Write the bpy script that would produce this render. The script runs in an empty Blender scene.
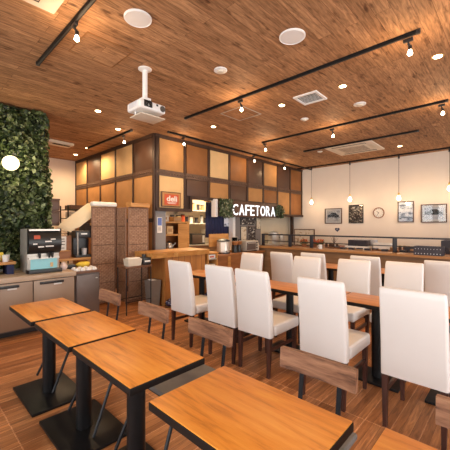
import bpy, bmesh, math, random
from mathutils import Vector, Matrix, Euler
random.seed(7)
PI = math.pi
S = bpy.context.scene
C = S.collection

# ------------------------------------------------------------------ camera, world, light, exposure
cam = bpy.data.objects.new('camera', bpy.data.cameras.new('camera'))
C.objects.link(cam)
cam.data.sensor_width = 36.0
cam.data.lens = 36.0 * 310 / 450
cam.data.clip_start = 0.02
cam.location = (0, 0, 1.42)
cam.rotation_euler = (PI / 2, 0, math.radians(43.6) - PI / 2)
S.camera = cam

S.view_settings.view_transform = 'Standard'
S.view_settings.look = 'None'
S.view_settings.exposure = 0.28
S.view_settings.gamma = 1.0
S.view_settings.use_curve_mapping = False

world = bpy.data.worlds.new('world')
S.world = world
world.use_nodes = True
wb = world.node_tree.nodes['Background']
wb.inputs[0].default_value = (0.86, 0.93, 1.0, 1)
wb.inputs[1].default_value = 2.0

def area(name, loc, rot, sx, sy, power, col):
    d = bpy.data.lights.new(name, 'AREA')
    d.shape = 'RECTANGLE'; d.size = sx; d.size_y = sy; d.energy = power; d.color = col
    o = bpy.data.objects.new(name, d); C.objects.link(o)
    o.location = loc; o.rotation_euler = rot
    return o
# daylight coming in through the shop front behind the camera and the glazed side
area('daylight_front', (-1.75, 0.6, 1.65), (0, -PI / 2, 0), 2.5, 6.4, 160, (1.0, 0.97, 0.93))
area('daylight_side', (3.4, -3.75, 1.65), (PI / 2, 0, 0), 7.6, 2.5, 250, (1.0, 0.97, 0.93))
WARM = (1.0, 0.67, 0.37)

CEIL = 3.17

# ------------------------------------------------------------------ materials
def nmat(name):
    m = bpy.data.materials.new(name); m.use_nodes = True
    nt = m.node_tree
    return m, nt, nt.nodes['Principled BSDF']

def flat(name, col, rough=0.5, metal=0.0, var=0.08, scale=14.0, bump=0.0, spec=0.5):
    m, nt, p = nmat(name)
    N, L = nt.nodes, nt.links
    tc = N.new('ShaderNodeTexCoord')
    no = N.new('ShaderNodeTexNoise'); no.inputs['Scale'].default_value = scale; no.inputs['Detail'].default_value = 4
    L.new(tc.outputs['Object'], no.inputs['Vector'])
    r = N.new('ShaderNodeValToRGB')
    r.color_ramp.elements[0].position = 0.3; r.color_ramp.elements[1].position = 0.7
    r.color_ramp.elements[0].color = (*[c * (1 - var) for c in col], 1)
    r.color_ramp.elements[1].color = (*[min(1, c * (1 + var)) for c in col], 1)
    L.new(no.outputs['Fac'], r.inputs['Fac']); L.new(r.outputs['Color'], p.inputs['Base Color'])
    p.inputs['Roughness'].default_value = rough; p.inputs['Metallic'].default_value = metal
    p.inputs['Specular IOR Level'].default_value = spec
    if bump:
        b = N.new('ShaderNodeBump'); b.inputs['Strength'].default_value = bump; b.inputs['Distance'].default_value = 0.01
        n2 = N.new('ShaderNodeTexNoise'); n2.inputs['Scale'].default_value = scale * 6
        L.new(tc.outputs['Object'], n2.inputs['Vector'])
        L.new(n2.outputs['Fac'], b.inputs['Height']); L.new(b.outputs['Normal'], p.inputs['Normal'])
    return m

def wood(name, dark, mid, light, axis='x', scale=5.0, rough=0.45, stretch=9.0, contrast=0.22, spec=0.4):
    m, nt, p = nmat(name)
    N, L = nt.nodes, nt.links
    tc = N.new('ShaderNodeTexCoord'); oi = N.new('ShaderNodeObjectInfo')
    ml = N.new('ShaderNodeMath'); ml.operation = 'MULTIPLY'; ml.inputs[1].default_value = 17.0
    L.new(oi.outputs['Random'], ml.inputs[0])
    add = N.new('ShaderNodeVectorMath'); add.operation = 'ADD'
    L.new(tc.outputs['Object'], add.inputs[0]); L.new(ml.outputs[0], add.inputs[1])
    mp = N.new('ShaderNodeMapping')
    s = {'x': (1, stretch, stretch), 'y': (stretch, 1, stretch), 'z': (stretch, stretch, 1)}[axis]
    mp.inputs['Scale'].default_value = [v * scale / stretch * 1.6 for v in s]
    L.new(add.outputs[0], mp.inputs['Vector'])
    a = N.new('ShaderNodeTexNoise'); a.inputs['Scale'].default_value = 1.6; a.inputs['Detail'].default_value = 7
    a.inputs['Roughness'].default_value = 0.62; a.inputs['Distortion'].default_value = 0.35
    L.new(mp.outputs[0], a.inputs['Vector'])
    r = N.new('ShaderNodeValToRGB')
    e = r.color_ramp.elements
    e[0].position = 0.5 - contrast; e[0].color = (*dark, 1)
    e[1].position = 0.5 + contrast; e[1].color = (*light, 1)
    x = e.new(0.48); x.color = (*mid, 1)
    L.new(a.outputs['Fac'], r.inputs['Fac']); L.new(r.outputs['Color'], p.inputs['Base Color'])
    b = N.new('ShaderNodeBump'); b.inputs['Strength'].default_value = 0.12; b.inputs['Distance'].default_value = 0.004
    L.new(a.outputs['Fac'], b.inputs['Height']); L.new(b.outputs['Normal'], p.inputs['Normal'])
    p.inputs['Roughness'].default_value = rough; p.inputs['Specular IOR Level'].default_value = spec
    return m

def planks(name, c1, c2, gap, width, row, mortar, rough, offset=0.5, shift=(0, 0, 0), grain=0.55, knots=True, coarse=None, spec=0.4, gscale=1.0):
    """boards running along x"""
    m, nt, p = nmat(name)
    N, L = nt.nodes, nt.links
    tc = N.new('ShaderNodeTexCoord')
    mp = N.new('ShaderNodeMapping'); mp.inputs['Location'].default_value = shift
    L.new(tc.outputs['Object'], mp.inputs['Vector'])
    br = N.new('ShaderNodeTexBrick')
    br.offset = offset; br.inputs['Scale'].default_value = 1.0
    br.inputs['Color1'].default_value = (*c1, 1); br.inputs['Color2'].default_value = (*c2, 1); br.inputs['Mortar'].default_value = (*gap, 1)
    br.inputs['Brick Width'].default_value = width; br.inputs['Row Height'].default_value = row
    br.inputs['Mortar Size'].default_value = mortar; br.inputs['Mortar Smooth'].default_value = 0.2
    L.new(mp.outputs[0], br.inputs['Vector'])
    # grain, shifted per board by the board colour so that it does not run on
    sc = N.new('ShaderNodeVectorMath'); sc.operation = 'MULTIPLY_ADD'
    sc.inputs[1].default_value = (40, 40, 40)
    L.new(br.outputs['Color'], sc.inputs[0]); L.new(mp.outputs[0], sc.inputs[2])
    m2 = N.new('ShaderNodeMapping'); m2.inputs['Scale'].default_value = (2.4 * gscale, 22 * gscale, 1)
    L.new(sc.outputs[0], m2.inputs['Vector'])
    n = N.new('ShaderNodeTexNoise'); n.inputs['Scale'].default_value = 1.5; n.inputs['Detail'].default_value = 8
    n.inputs['Roughness'].default_value = 0.65; n.inputs['Distortion'].default_value = 0.6
    L.new(m2.outputs[0], n.inputs['Vector'])
    r = N.new('ShaderNodeValToRGB')
    r.color_ramp.elements[0].position = 0.28; r.color_ramp.elements[0].color = (1 - grain, (1 - grain) * 0.95, (1 - grain) * 0.9, 1)
    r.color_ramp.elements[1].position = 0.68; r.color_ramp.elements[1].color = (1.12, 1.12, 1.1, 1)
    L.new(n.outputs['Fac'], r.inputs['Fac'])
    mx = N.new('ShaderNodeMix'); mx.data_type = 'RGBA'; mx.blend_type = 'MULTIPLY'; mx.inputs['Factor'].default_value = 1.0
    L.new(br.outputs['Color'], mx.inputs['A']); L.new(r.outputs['Color'], mx.inputs['B'])
    out = mx.outputs['Result']
    if knots:
        m3 = N.new('ShaderNodeMapping'); m3.inputs['Scale'].default_value = (5.0, 14, 1)
        L.new(sc.outputs[0], m3.inputs['Vector'])
        n3 = N.new('ShaderNodeTexNoise'); n3.inputs['Scale'].default_value = 1.0; n3.inputs['Detail'].default_value = 3
        L.new(m3.outputs[0], n3.inputs['Vector'])
        r3 = N.new('ShaderNodeValToRGB')
        r3.color_ramp.elements[0].position = 0.27; r3.color_ramp.elements[0].color = (0.35, 0.30, 0.28, 1)
        r3.color_ramp.elements[1].position = 0.40; r3.color_ramp.elements[1].color = (1, 1, 1, 1)
        L.new(n3.outputs['Fac'], r3.inputs['Fac'])
        m4 = N.new('ShaderNodeMix'); m4.data_type = 'RGBA'; m4.blend_type = 'MULTIPLY'; m4.inputs['Factor'].default_value = 1.0
        L.new(out, m4.inputs['A']); L.new(r3.outputs['Color'], m4.inputs['B']); out = m4.outputs['Result']
    if coarse:      # wide tiles of several strips with pale joints
        b2 = N.new('ShaderNodeTexBrick'); b2.offset = coarse[3] if len(coarse) > 3 else 0.0
        b2.inputs['Scale'].default_value = 1.0
        b2.inputs['Color1'].default_value = (1, 1, 1, 1); b2.inputs['Color2'].default_value = (0.72, 0.68, 0.66, 1)
        b2.inputs['Mortar'].default_value = (1.7, 2.0, 2.6, 1)
        b2.inputs['Brick Width'].default_value = coarse[0]; b2.inputs['Row Height'].default_value = coarse[1]
        b2.inputs['Mortar Size'].default_value = coarse[2]
        L.new(mp.outputs[0], b2.inputs['Vector'])
        m5 = N.new('ShaderNodeMix'); m5.data_type = 'RGBA'; m5.blend_type = 'MULTIPLY'; m5.inputs['Factor'].default_value = 1.0
        L.new(out, m5.inputs['A']); L.new(b2.outputs['Color'], m5.inputs['B']); out = m5.outputs['Result']
    L.new(out, p.inputs['Base Color'])
    b = N.new('ShaderNodeBump'); b.inputs['Strength'].default_value = 0.15; b.inputs['Distance'].default_value = 0.004
    L.new(n.outputs['Fac'], b.inputs['Height']); L.new(b.outputs['Normal'], p.inputs['Normal'])
    p.inputs['Roughness'].default_value = rough; p.inputs['Specular IOR Level'].default_value = spec
    return m

def emis(name, col, strength):
    m, nt, p = nmat(name)
    p.inputs['Base Color'].default_value = (*col, 1)
    p.inputs['Emission Color'].default_value = (*col, 1); p.inputs['Emission Strength'].default_value = strength
    return m

def island(name, cols, rough=0.5, spec=0.4, trans=0.0):
    m, nt, p = nmat(name)
    N, L = nt.nodes, nt.links
    g = N.new('ShaderNodeNewGeometry'); r = N.new('ShaderNodeValToRGB')
    r.color_ramp.interpolation = 'LINEAR'
    e = r.color_ramp.elements
    e[0].position = 0; e[0].color = (*cols[0], 1); e[1].position = 1; e[1].color = (*cols[-1], 1)
    for i, c in enumerate(cols[1:-1]):
        x = e.new((i + 1) / (len(cols) - 1)); x.color = (*c, 1)
    L.new(g.outputs['Random Per Island'], r.inputs['Fac']); L.new(r.outputs['Color'], p.inputs['Base Color'])
    p.inputs['Roughness'].default_value = rough; p.inputs['Specular IOR Level'].default_value = spec
    return m

def art(name, lo, hi, scale=6.0, thr=0.5, soft=0.04, extra=None):
    """a printed picture: blotches of ink on paper"""
    m, nt, p = nmat(name)
    N, L = nt.nodes, nt.links
    tc = N.new('ShaderNodeTexCoord'); mp = N.new('ShaderNodeMapping'); mp.inputs['Scale'].default_value = (1, 0.8, 1.5)
    L.new(tc.outputs['Object'], mp.inputs['Vector'])
    n = N.new('ShaderNodeTexNoise'); n.inputs['Scale'].default_value = scale; n.inputs['Detail'].default_value = 5
    L.new(mp.outputs[0], n.inputs['Vector'])
    r = N.new('ShaderNodeValToRGB'); e = r.color_ramp.elements
    e[0].position = thr - soft; e[0].color = (*lo, 1); e[1].position = thr + soft; e[1].color = (*hi, 1)
    if extra:
        x = e.new(min(0.95, thr + soft + 0.06)); x.color = (*extra, 1)
    L.new(n.outputs['Fac'], r.inputs['Fac']); L.new(r.outputs['Color'], p.inputs['Base Color'])
    p.inputs['Roughness'].default_value = 0.25
    return m

def thin_glass(name, tint=(1, 1, 1), refl=0.08):
    m = bpy.data.materials.new(name); m.use_nodes = True
    nt = m.node_tree; N, L = nt.nodes, nt.links
    N.clear()
    o = N.new('ShaderNodeOutputMaterial'); mx = N.new('ShaderNodeMixShader'); t = N.new('ShaderNodeBsdfTransparent'); g = N.new('ShaderNodeBsdfGlossy')
    t.inputs[0].default_value = (*tint, 1); g.inputs['Roughness'].default_value = 0.02
    f = N.new('ShaderNodeFresnel'); f.inputs[0].default_value = 1.45
    L.new(f.outputs[0], mx.inputs[0]); L.new(t.outputs[0], mx.inputs[1]); L.new(g.outputs[0], mx.inputs[2]); L.new(mx.outputs[0], o.inputs[0])
    return m

M = {}
M['ceiling'] = planks('ceiling_boards', (0.56, 0.305, 0.155), (0.38, 0.195, 0.096), (0.17, 0.08, 0.038), 1.82, 0.125, 0.0016, 0.7, grain=0.72, spec=0.18, gscale=1.5)
M['floor'] = planks('floor_tiles', (0.74, 0.31, 0.115), (0.40, 0.150, 0.052), (0.16, 0.06, 0.025), 0.9, 0.056, 0.0010, 0.36, offset=0.0,
                    shift=(0.36, 0.02, 0), grain=0.55, knots=False, coarse=(0.9, 0.168, 0.0036), spec=0.3, gscale=1.3)
M['plaster'] = flat('white_plaster', (0.78, 0.70, 0.62), 0.85, var=0.02, scale=3)
M['cream_wall'] = flat('kitchen_wall', (0.62, 0.53, 0.40), 0.8, var=0.06, scale=2)
M['grey_wall'] = flat('grey_wall_panel', (0.19, 0.165, 0.155), 0.6, var=0.05, scale=3)
M['grey_pillar'] = flat('grey_pillar_paint', (0.22, 0.215, 0.215), 0.6, var=0.04, scale=3)
M['batten'] = wood('dark_batten', (0.030, 0.015, 0.010), (0.045, 0.022, 0.014), (0.065, 0.032, 0.020), 'z', 6, 0.5)
M['lattice'] = flat('lattice_strip', (0.105, 0.058, 0.038), 0.4, var=0.3, scale=30)
M['panel_pale'] = flat('pale_straw_panel', (0.66, 0.44, 0.21), 0.75, var=0.07, scale=5, bump=0.2)
M['panel_tan'] = flat('tan_panel', (0.43, 0.215, 0.072), 0.7, var=0.09, scale=5, bump=0.2)
M['panel_honey'] = flat('honey_panel', (0.26, 0.100, 0.024), 0.6, var=0.14, scale=4, bump=0.2)
M['panel_brown'] = flat('dark_brown_panel', (0.085, 0.040, 0.023), 0.42, var=0.12, scale=4)
M['table'] = wood('honey_table_top', (0.42, 0.125, 0.015), (0.72, 0.245, 0.031), (0.82, 0.34, 0.055), 'y', 12, 0.36, stretch=11, contrast=0.22, spec=0.3)
M['table_long'] = wood('brown_table_top', (0.36, 0.13, 0.035), (0.55, 0.215, 0.065), (0.64, 0.27, 0.09), 'y', 7, 0.35, stretch=8, contrast=0.24)
M['edge'] = flat('black_edge_band', (0.010, 0.007, 0.006), 0.5, spec=0.2)
M['iron'] = flat('black_iron', (0.007, 0.0065, 0.007), 0.4, 0.0, var=0.15, scale=30, spec=0.25)
M['rod'] = flat('grey_steel_rod', (0.012, 0.0115, 0.014), 0.4, 0.1, spec=0.3)
M['back_wood'] = wood('weathered_back_rest', (0.085, 0.033, 0.016), (0.24, 0.105, 0.055), (0.38, 0.185, 0.10), 'y', 14, 0.42, stretch=9, contrast=0.17)
M['seat_grey'] = flat('grey_seat', (0.14, 0.125, 0.115), 0.55)
M['leather'] = flat('white_leatherette', (0.70, 0.645, 0.61), 0.48, var=0.015, scale=5, bump=0.04)
M['leg_wood'] = wood('dark_chair_leg', (0.030, 0.010, 0.007), (0.055, 0.019, 0.013), (0.085, 0.032, 0.021), 'z', 9, 0.35)
M['black'] = flat('black_plastic', (0.015, 0.014, 0.014), 0.38)
M['track'] = flat('black_track', (0.006, 0.0055, 0.0055), 0.55, spec=0.2)
M['white'] = flat('white_plastic', (0.76, 0.74, 0.72), 0.45, var=0.02)
M['cream'] = flat('cream_plastic', (0.66, 0.57, 0.45), 0.5, var=0.02)
M['ac'] = flat('ac_panel', (0.72, 0.62, 0.50), 0.5, var=0.02)
M['dark_slot'] = flat('dark_slot', (0.03, 0.025, 0.022), 0.6)
M['steel'] = flat('brushed_steel', (0.56, 0.51, 0.45), 0.34, 0.55, var=0.06, scale=20)
M['taupe'] = flat('taupe_steel_door', (0.30, 0.205, 0.140), 0.38, 0.25, var=0.05, scale=2)
M['taupe_dark'] = flat('dark_taupe_door', (0.135, 0.10, 0.085), 0.38, 0.3, var=0.08, scale=4)
M['worktop'] = wood('pale_worktop', (0.34, 0.24, 0.16), (0.48, 0.36, 0.255), (0.58, 0.46, 0.35), 'x', 9, 0.4)
M['oak'] = wood('orange_oak', (0.36, 0.15, 0.035), (0.50, 0.235, 0.065), (0.62, 0.32, 0.10), 'x', 6, 0.45)
M['oak_v'] = planks('oak_cladding', (0.46, 0.20, 0.055), (0.36, 0.145, 0.036), (0.10, 0.04, 0.012), 0.14, 3.0, 0.004, 0.45, offset=0.0, knots=False, grain=0.3)
M['oak_red'] = wood('red_brown_counter', (0.20, 0.070, 0.020), (0.28, 0.105, 0.032), (0.36, 0.145, 0.05), 'x', 5, 0.45)
M['ledge'] = wood('ledge_top', (0.28, 0.12, 0.036), (0.38, 0.18, 0.06), (0.47, 0.24, 0.09), 'y', 6, 0.4)
M['ledge_face'] = wood('ledge_face', (0.15, 0.078, 0.034), (0.21, 0.112, 0.052), (0.28, 0.155, 0.075), 'y', 6, 0.5)
M['wicker'] = island('woven_wicker', [(0.32, 0.178, 0.105), (0.37, 0.212, 0.13), (0.43, 0.255, 0.16)], 0.6)
M['screen_frame'] = flat('screen_frame', (0.24, 0.13, 0.08), 0.6, var=0.2, scale=40)
M['wicker_frame'] = flat('wicker_frame', (0.12, 0.055, 0.030), 0.6, var=0.2, scale=40)
M['ivy'] = island('ivy_leaf', [(0.008, 0.015, 0.005), (0.020, 0.036, 0.010), (0.045, 0.072, 0.020), (0.095, 0.13, 0.04), (0.27, 0.32, 0.17)], 0.42)
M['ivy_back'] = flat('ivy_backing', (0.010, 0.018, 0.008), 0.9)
M['sprig'] = island('sign_foliage', [(0.02, 0.035, 0.012), (0.04, 0.07, 0.025), (0.10, 0.13, 0.06), (0.30, 0.30, 0.19)], 0.5)
M['navy'] = flat('navy_cloth', (0.020, 0.024, 0.075), 0.8, var=0.15)
M['navy_dots'] = art('navy_patterned_cloth', (0.35, 0.34, 0.45), (0.018, 0.018, 0.055), 26, 0.40, 0.02)
M['sheet'] = flat('cream_sheet', (0.82, 0.68, 0.46), 0.8, var=0.03, scale=4)
M['paper'] = flat('white_paper', (0.80, 0.77, 0.72), 0.7, var=0.02)
M['red'] = flat('red_print', (0.50, 0.075, 0.022), 0.5)
M['blue'] = flat('pale_blue_tray', (0.30, 0.66, 0.72), 0.4, var=0.03)
M['sign_blue'] = flat('blue_notice', (0.10, 0.16, 0.42), 0.5)
M['yellow'] = flat('yellow_cloth', (0.75, 0.55, 0.06), 0.7)
M['pink'] = flat('pinkish_white_ceramic', (0.72, 0.60, 0.58), 0.35)
M['rail'] = flat('dark_slate_rail', (0.018, 0.020, 0.028), 0.45)
M['brass'] = flat('brass', (0.60, 0.40, 0.15), 0.35, 0.8)
M['frame_wood'] = wood('walnut_frame', (0.06, 0.028, 0.015), (0.10, 0.048, 0.025), (0.14, 0.07, 0.04), 'z', 8, 0.4)
M['bulb'] = emis('bulb_glow', (1.0, 0.82, 0.56), 22)
M['pendant'] = emis('pendant_glow', (1.0, 0.80, 0.52), 14)
M['globe'] = emis('globe_glow', (1.0, 0.84, 0.48), 2.2)
M['down'] = emis('downlight_glow', (1.0, 0.82, 0.50), 14)
M['letters'] = emis('letter_glow', (0.92, 0.96, 1.0), 0.95)
M['glass'] = thin_glass('clear_glass')
M['terracotta'] = flat('terracotta_pot', (0.36, 0.14, 0.06), 0.7)
M['flower'] = island('blossom', [(0.45, 0.03, 0.03), (0.60, 0.08, 0.03), (0.62, 0.28, 0.06), (0.20, 0.05, 0.04)], 0.6)
M['leaf'] = island('pot_leaf', [(0.04, 0.08, 0.02), (0.10, 0.14, 0.05)], 0.6)
M['greywhite'] = flat('pale_grey_box', (0.55, 0.56, 0.60), 0.5)
M['cardboard'] = flat('brown_card', (0.42, 0.24, 0.11), 0.7)
M['crate'] = flat('dark_crate', (0.035, 0.032, 0.045), 0.55)
M['bin'] = flat('grey_bin', (0.17, 0.145, 0.125), 0.5)
M['side_top'] = wood('side_table_top', (0.10, 0.04, 0.02), (0.15, 0.065, 0.032), (0.2, 0.09, 0.045), 'x', 6, 0.4)
M['art_a'] = art('car_print', (0.22, 0.22, 0.22), (0.70, 0.68, 0.64), 5, 0.38, 0.08)
M['art_b'] = art('dark_list_print', (0.55, 0.50, 0.42), (0.06, 0.05, 0.045), 22, 0.42, 0.03)
M['art_c'] = art('pale_blue_print', (0.10, 0.11, 0.16), (0.62, 0.66, 0.74), 8, 0.44, 0.05, extra=(0.80, 0.80, 0.84))
M['art_d'] = art('grey_vehicle_print', (0.22, 0.23, 0.26), (0.64, 0.65, 0.68), 4, 0.38, 0.10)
M['art_e'] = art('menu_print', (0.60, 0.55, 0.48), (0.05, 0.04, 0.04), 18, 0.42, 0.03)
M['art_f'] = art('cream_menu_print', (0.35, 0.22, 0.12), (0.66, 0.56, 0.42), 16, 0.42, 0.05)

# ------------------------------------------------------------------ mesh helpers
class MB:
    def __init__(s): s.bm = bmesh.new()
    def _x(s, vs, mtx):
        bmesh.ops.transform(s.bm, matrix=mtx, verts=vs)
    def box(s, c, d, bevel=0.0, rot=(0, 0, 0), seg=2):
        r = bmesh.ops.create_cube(s.bm, size=1.0); vs = r['verts']
        s._x(vs, Matrix.LocRotScale(Vector(c), Euler(rot), Vector(d)))
        if bevel:
            es = list({e for v in vs for e in v.link_edges})
            bmesh.ops.bevel(s.bm, geom=es, offset=bevel, segments=seg, affect='EDGES', profile=0.6)
        return s
    def span(s, a, b, bevel=0.0):
        return s.box([(a[i] + b[i]) / 2 for i in range(3)], [abs(b[i] - a[i]) for i in range(3)], bevel)
    def cyl(s, p, q, r0, r1=None, n=16):
        p, q = Vector(p), Vector(q); r1 = r0 if r1 is None else r1
        d = q - p
        vs = bmesh.ops.create_cone(s.bm, cap_ends=True, segments=n, radius1=r0, radius2=r1, depth=d.length)['verts']
        s._x(vs, Matrix.Translation((p + q) / 2) @ d.to_track_quat('Z', 'Y').to_matrix().to_4x4())
        return s
    def sph(s, c, r, sc=(1, 1, 1), n=16):
        vs = bmesh.ops.create_uvsphere(s.bm, u_segments=n, v_segments=n // 2 + 2, radius=r)['verts']
        s._x(vs, Matrix.LocRotScale(Vector(c), None, Vector(sc)))
        return s
    def lathe(s, prof, c=(0, 0, 0), n=24, axis='z'):
        rings = []
        for r, z in prof:
            ring = []
            for i in range(n):
                a = 2 * PI * i / n
                p = (r * math.cos(a), r * math.sin(a), z)
                if axis == 'x': p = (p[2], p[0], p[1])
                if axis == 'y': p = (p[0], p[2], p[1])
                ring.append(s.bm.verts.new([p[k] + c[k] for k in range(3)]))
            rings.append(ring)
        for a, b in zip(rings, rings[1:]):
            for i in range(n):
                s.bm.faces.new((a[i], a[(i + 1) % n], b[(i + 1) % n], b[i]))
        s.bm.faces.new(rings[0]); s.bm.faces.new(list(reversed(rings[-1])))
        return s
    def prism(s, pts, off):
        off = Vector(off)
        a = [s.bm.verts.new(p) for p in pts]; b = [s.bm.verts.new(Vector(p) + off) for p in pts]
        s.bm.faces.new(a); s.bm.faces.new(list(reversed(b)))
        n = len(pts)
        for i in range(n):
            s.bm.faces.new((a[i], b[i], b[(i + 1) % n], a[(i + 1) % n]))
        return s
    def sweep(s, rows):
        """rows of points (closed sections), capped: a body shaped by its sections"""
        R = [[s.bm.verts.new(p) for p in row] for row in rows]
        n = len(rows[0])
        for a, b in zip(R, R[1:]):
            for i in range(n):
                s.bm.faces.new((a[i], a[(i + 1) % n], b[(i + 1) % n], b[i]))
        s.bm.faces.new(list(reversed(R[0]))); s.bm.faces.new(R[-1])
        return s
    def build(s, name, m, parent=None, smooth=True, angle=35):
        bmesh.ops.recalc_face_normals(s.bm, faces=s.bm.faces)
        me = bpy.data.meshes.new(name); s.bm.to_mesh(me); s.bm.free()
        if m is not None: me.materials.append(M[m] if isinstance(m, str) else m)
        if smooth:
            me.shade_smooth(); me.set_sharp_from_angle(angle=math.radians(angle))
        o = bpy.data.objects.new(name, me); C.objects.link(o)
        if parent is not None: o.parent = parent
        return o

def tag(o, label, cat, group=None, kind=None):
    o['label'] = label; o['category'] = cat
    if group: o['group'] = group
    if kind: o['kind'] = kind
    return o
def thing(name, label, cat, loc=(0, 0, 0), rz=0.0, group=None):
    o = bpy.data.objects.new(name, None); C.objects.link(o)
    o.empty_display_size = 0.1
    o.location = loc; o.rotation_euler = (0, 0, rz)
    return tag(o, label, cat, group)
def struct(o, label, cat):
    o['kind'] = 'structure'; o['label'] = label; o['category'] = cat
    return o
def dup(root, loc, rz=0.0, label=None, group=None):
    r = root.copy(); C.objects.link(r); r.location = loc; r.rotation_euler = (0, 0, rz)
    if label: r['label'] = label
    if group: r['group'] = group
    for ch in list(root.children):
        c = ch.copy(); C.objects.link(c); c.parent = r
        for g in list(ch.children):
            d = g.copy(); C.objects.link(d); d.parent = c
    return r
def lamp(kind, loc, power, col, parent, size=0.03, spot=None):
    d = bpy.data.lights.new('lamp_light', kind); d.energy = power; d.color = col; d.shadow_soft_size = size
    if spot: d.spot_size = math.radians(spot); d.spot_blend = 0.7
    o = bpy.data.objects.new('lamp_light', d); C.objects.link(o); o.location = loc
    if parent is not None: o.parent = parent
    return o
def text_mesh(name, body, m, parent, width, height, depth, loc, rot, bold=0.0):
    cu = bpy.data.curves.new(name, 'FONT'); cu.body = body; cu.extrude = 0.02; cu.offset = bold; cu.resolution_u = 4
    t = bpy.data.objects.new(name, cu); C.objects.link(t)
    dg = bpy.context.evaluated_depsgraph_get(); dg.update()
    me = bpy.data.meshes.new_from_object(t.evaluated_get(dg))
    bpy.data.objects.remove(t); bpy.data.curves.remove(cu)
    xs = [v.co.x for v in me.vertices]; ys = [v.co.y for v in me.vertices]; zs = [v.co.z for v in me.vertices]
    for v in me.vertices:
        v.co.x = (v.co.x - min(xs)) / (max(xs) - min(xs)) * width
        v.co.y = (v.co.y - min(ys)) / (max(ys) - min(ys)) * height
        v.co.z = (v.co.z - min(zs)) / (max(zs) - min(zs)) * depth
    me.materials.clear(); me.materials.append(M[m])
    o = bpy.data.objects.new(name, me); C.objects.link(o)
    o.location = loc; o.rotation_euler = rot
    if parent is not None: o.parent = parent
    return o

# ------------------------------------------------------------------ the room
X0, X1, Y0 = -1.6, 8.85, -3.6
def slab(name, m, a, b, label, cat='wall'):
    return struct(MB().span(a, b).build(name, m), label, cat)
slab('floor', 'floor', (X0, Y0, -0.1), (X1 + .1, 9.0, 0), 'brown wood-look strip floor of the cafe', 'floor')
slab('ceiling', 'ceiling', (X0, Y0, CEIL), (X1 + .1, 9.0, CEIL + .1), 'brown timber board ceiling', 'ceiling')
slab('wall_back', 'plaster', (X1, Y0, 0), (X1 + .12, 8.95, CEIL), 'white plaster wall with the framed pictures and clock')
slab('wall_left', 'plaster', (X0, 5.47, 0), (1.60, 5.59, CEIL), 'wall behind the ivy')
slab('wall_recess', 'plaster', (X0, 8.85, 0), (X1 + .1, 8.97, CEIL), 'pale plaster wall at the end of the recess')
slab('wall_recess_side', 'plaster', (1.48, 5.59, 0), (1.60, 8.85, CEIL), 'side wall of the recess')
# glazed shop front behind the camera, and glazed side
def window_wall(name, num, axis, pos, a0, a1, n, label):
    global WN
    mb = MB()
    def sp(u0, u1, z0, z1, t=0.12, mbb=None):
        q = mbb or mb
        if axis == 'x': q.span((pos - t, u0, z0), (pos, u1, z1))
        else: q.span((u0, pos - t, z0), (u1, pos, z1))
    sp(a0, a1, 0, 0.3); sp(a0, a1, 2.95, CEIL)
    step = (a1 - a0) / n
    sp(a0, a0 + 0.2, 0.3, 2.95); sp(a1 - 0.2, a1, 0.3, 2.95)
    for k in range(1, n): sp(a0 + k * step - .08, a0 + k * step + .08, 0.3, 2.95)
    struct(mb.build(name, 'plaster'), label, 'wall')
    for k in range(n):
        f = MB(); u0, u1 = a0 + k * step + (.2 if k == 0 else .08), a0 + (k + 1) * step - (.2 if k == n - 1 else .08)
        for q in ((u0, u0 + .05, .3, 2.95), (u1 - .05, u1, .3, 2.95), (u0 + .05, u1 - .05, .3, .36), (u0 + .05, u1 - .05, 2.89, 2.95)):
            sp(*q, t=0.07, mbb=f)
        w = struct(f.build('window_%d' % (num + k), 'black'), 'black framed shop window', 'window')
        g = MB(); sp(u0 + .05, u1 - .05, .36, 2.89, t=0.02, mbb=g)
        g.build('pane', 'glass', w)
window_wall('wall_front', 1, 'x', X0, -3.6, 5.47, 4, 'glazed shop front wall')
window_wall('wall_right', 5, 'y', Y0, -1.6, 8.85, 5, 'glazed side wall')

# panelled bulkhead over the counter and the side of the recess
BX, BY = 3.36, 5.05
wc = MB()
wc.span((BX, BY, 1.98), (X1, BY + .2, CEIL))
wc.span((BX, BY, 1.70), (4.20, BY + .2, 1.98))
wc.span((7.35, BY, 1.68), (X1, BY + .2, 1.98))
wc = struct(wc.build('wall_counter', 'batten'), 'dark timber bulkhead above the serving counter', 'wall')
ws = MB(); ws.span((BX, BY + .2, 0), (BX + .16, 8.85, CEIL))
ws = struct(ws.build('wall_side', 'batten'), 'panelled wall along the recess', 'wall')
slab('wall_pillar', 'grey_pillar', (BX, BY + .01, 0), (BX + .26, BY + .2, 1.70), 'grey painted pillar under the bulkhead corner')

def band(parent, p, q, depth_axis):
    """dark lattice band: a strip with small raised diamonds"""
    mb = MB(); mb.span(p, q)
    ln = abs(q[0] - p[0]) if depth_axis == 'y' else abs(q[1] - p[1])
    n = int(ln / 0.07)
    zc = (p[2] + q[2]) / 2
    for i in range(n):
        t = (i + .5) / n
        if depth_axis == 'y':
            mb.box((p[0] + (q[0] - p[0]) * t, min(p[1], q[1]) - .004, zc), (.034, .012, .034), rot=(0, PI / 4, 0))
        else:
            mb.box((min(p[0], q[0]) - .004, p[1] + (q[1] - p[1]) * t, zc), (.012, .034, .034), rot=(PI / 4, 0, 0))
    return mb.build('lattice_band', 'lattice', parent, smooth=False)
def panel(parent, m, a, b):
    return MB().span(a, b, 0.004).build('infill_panel', m, parent)

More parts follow.
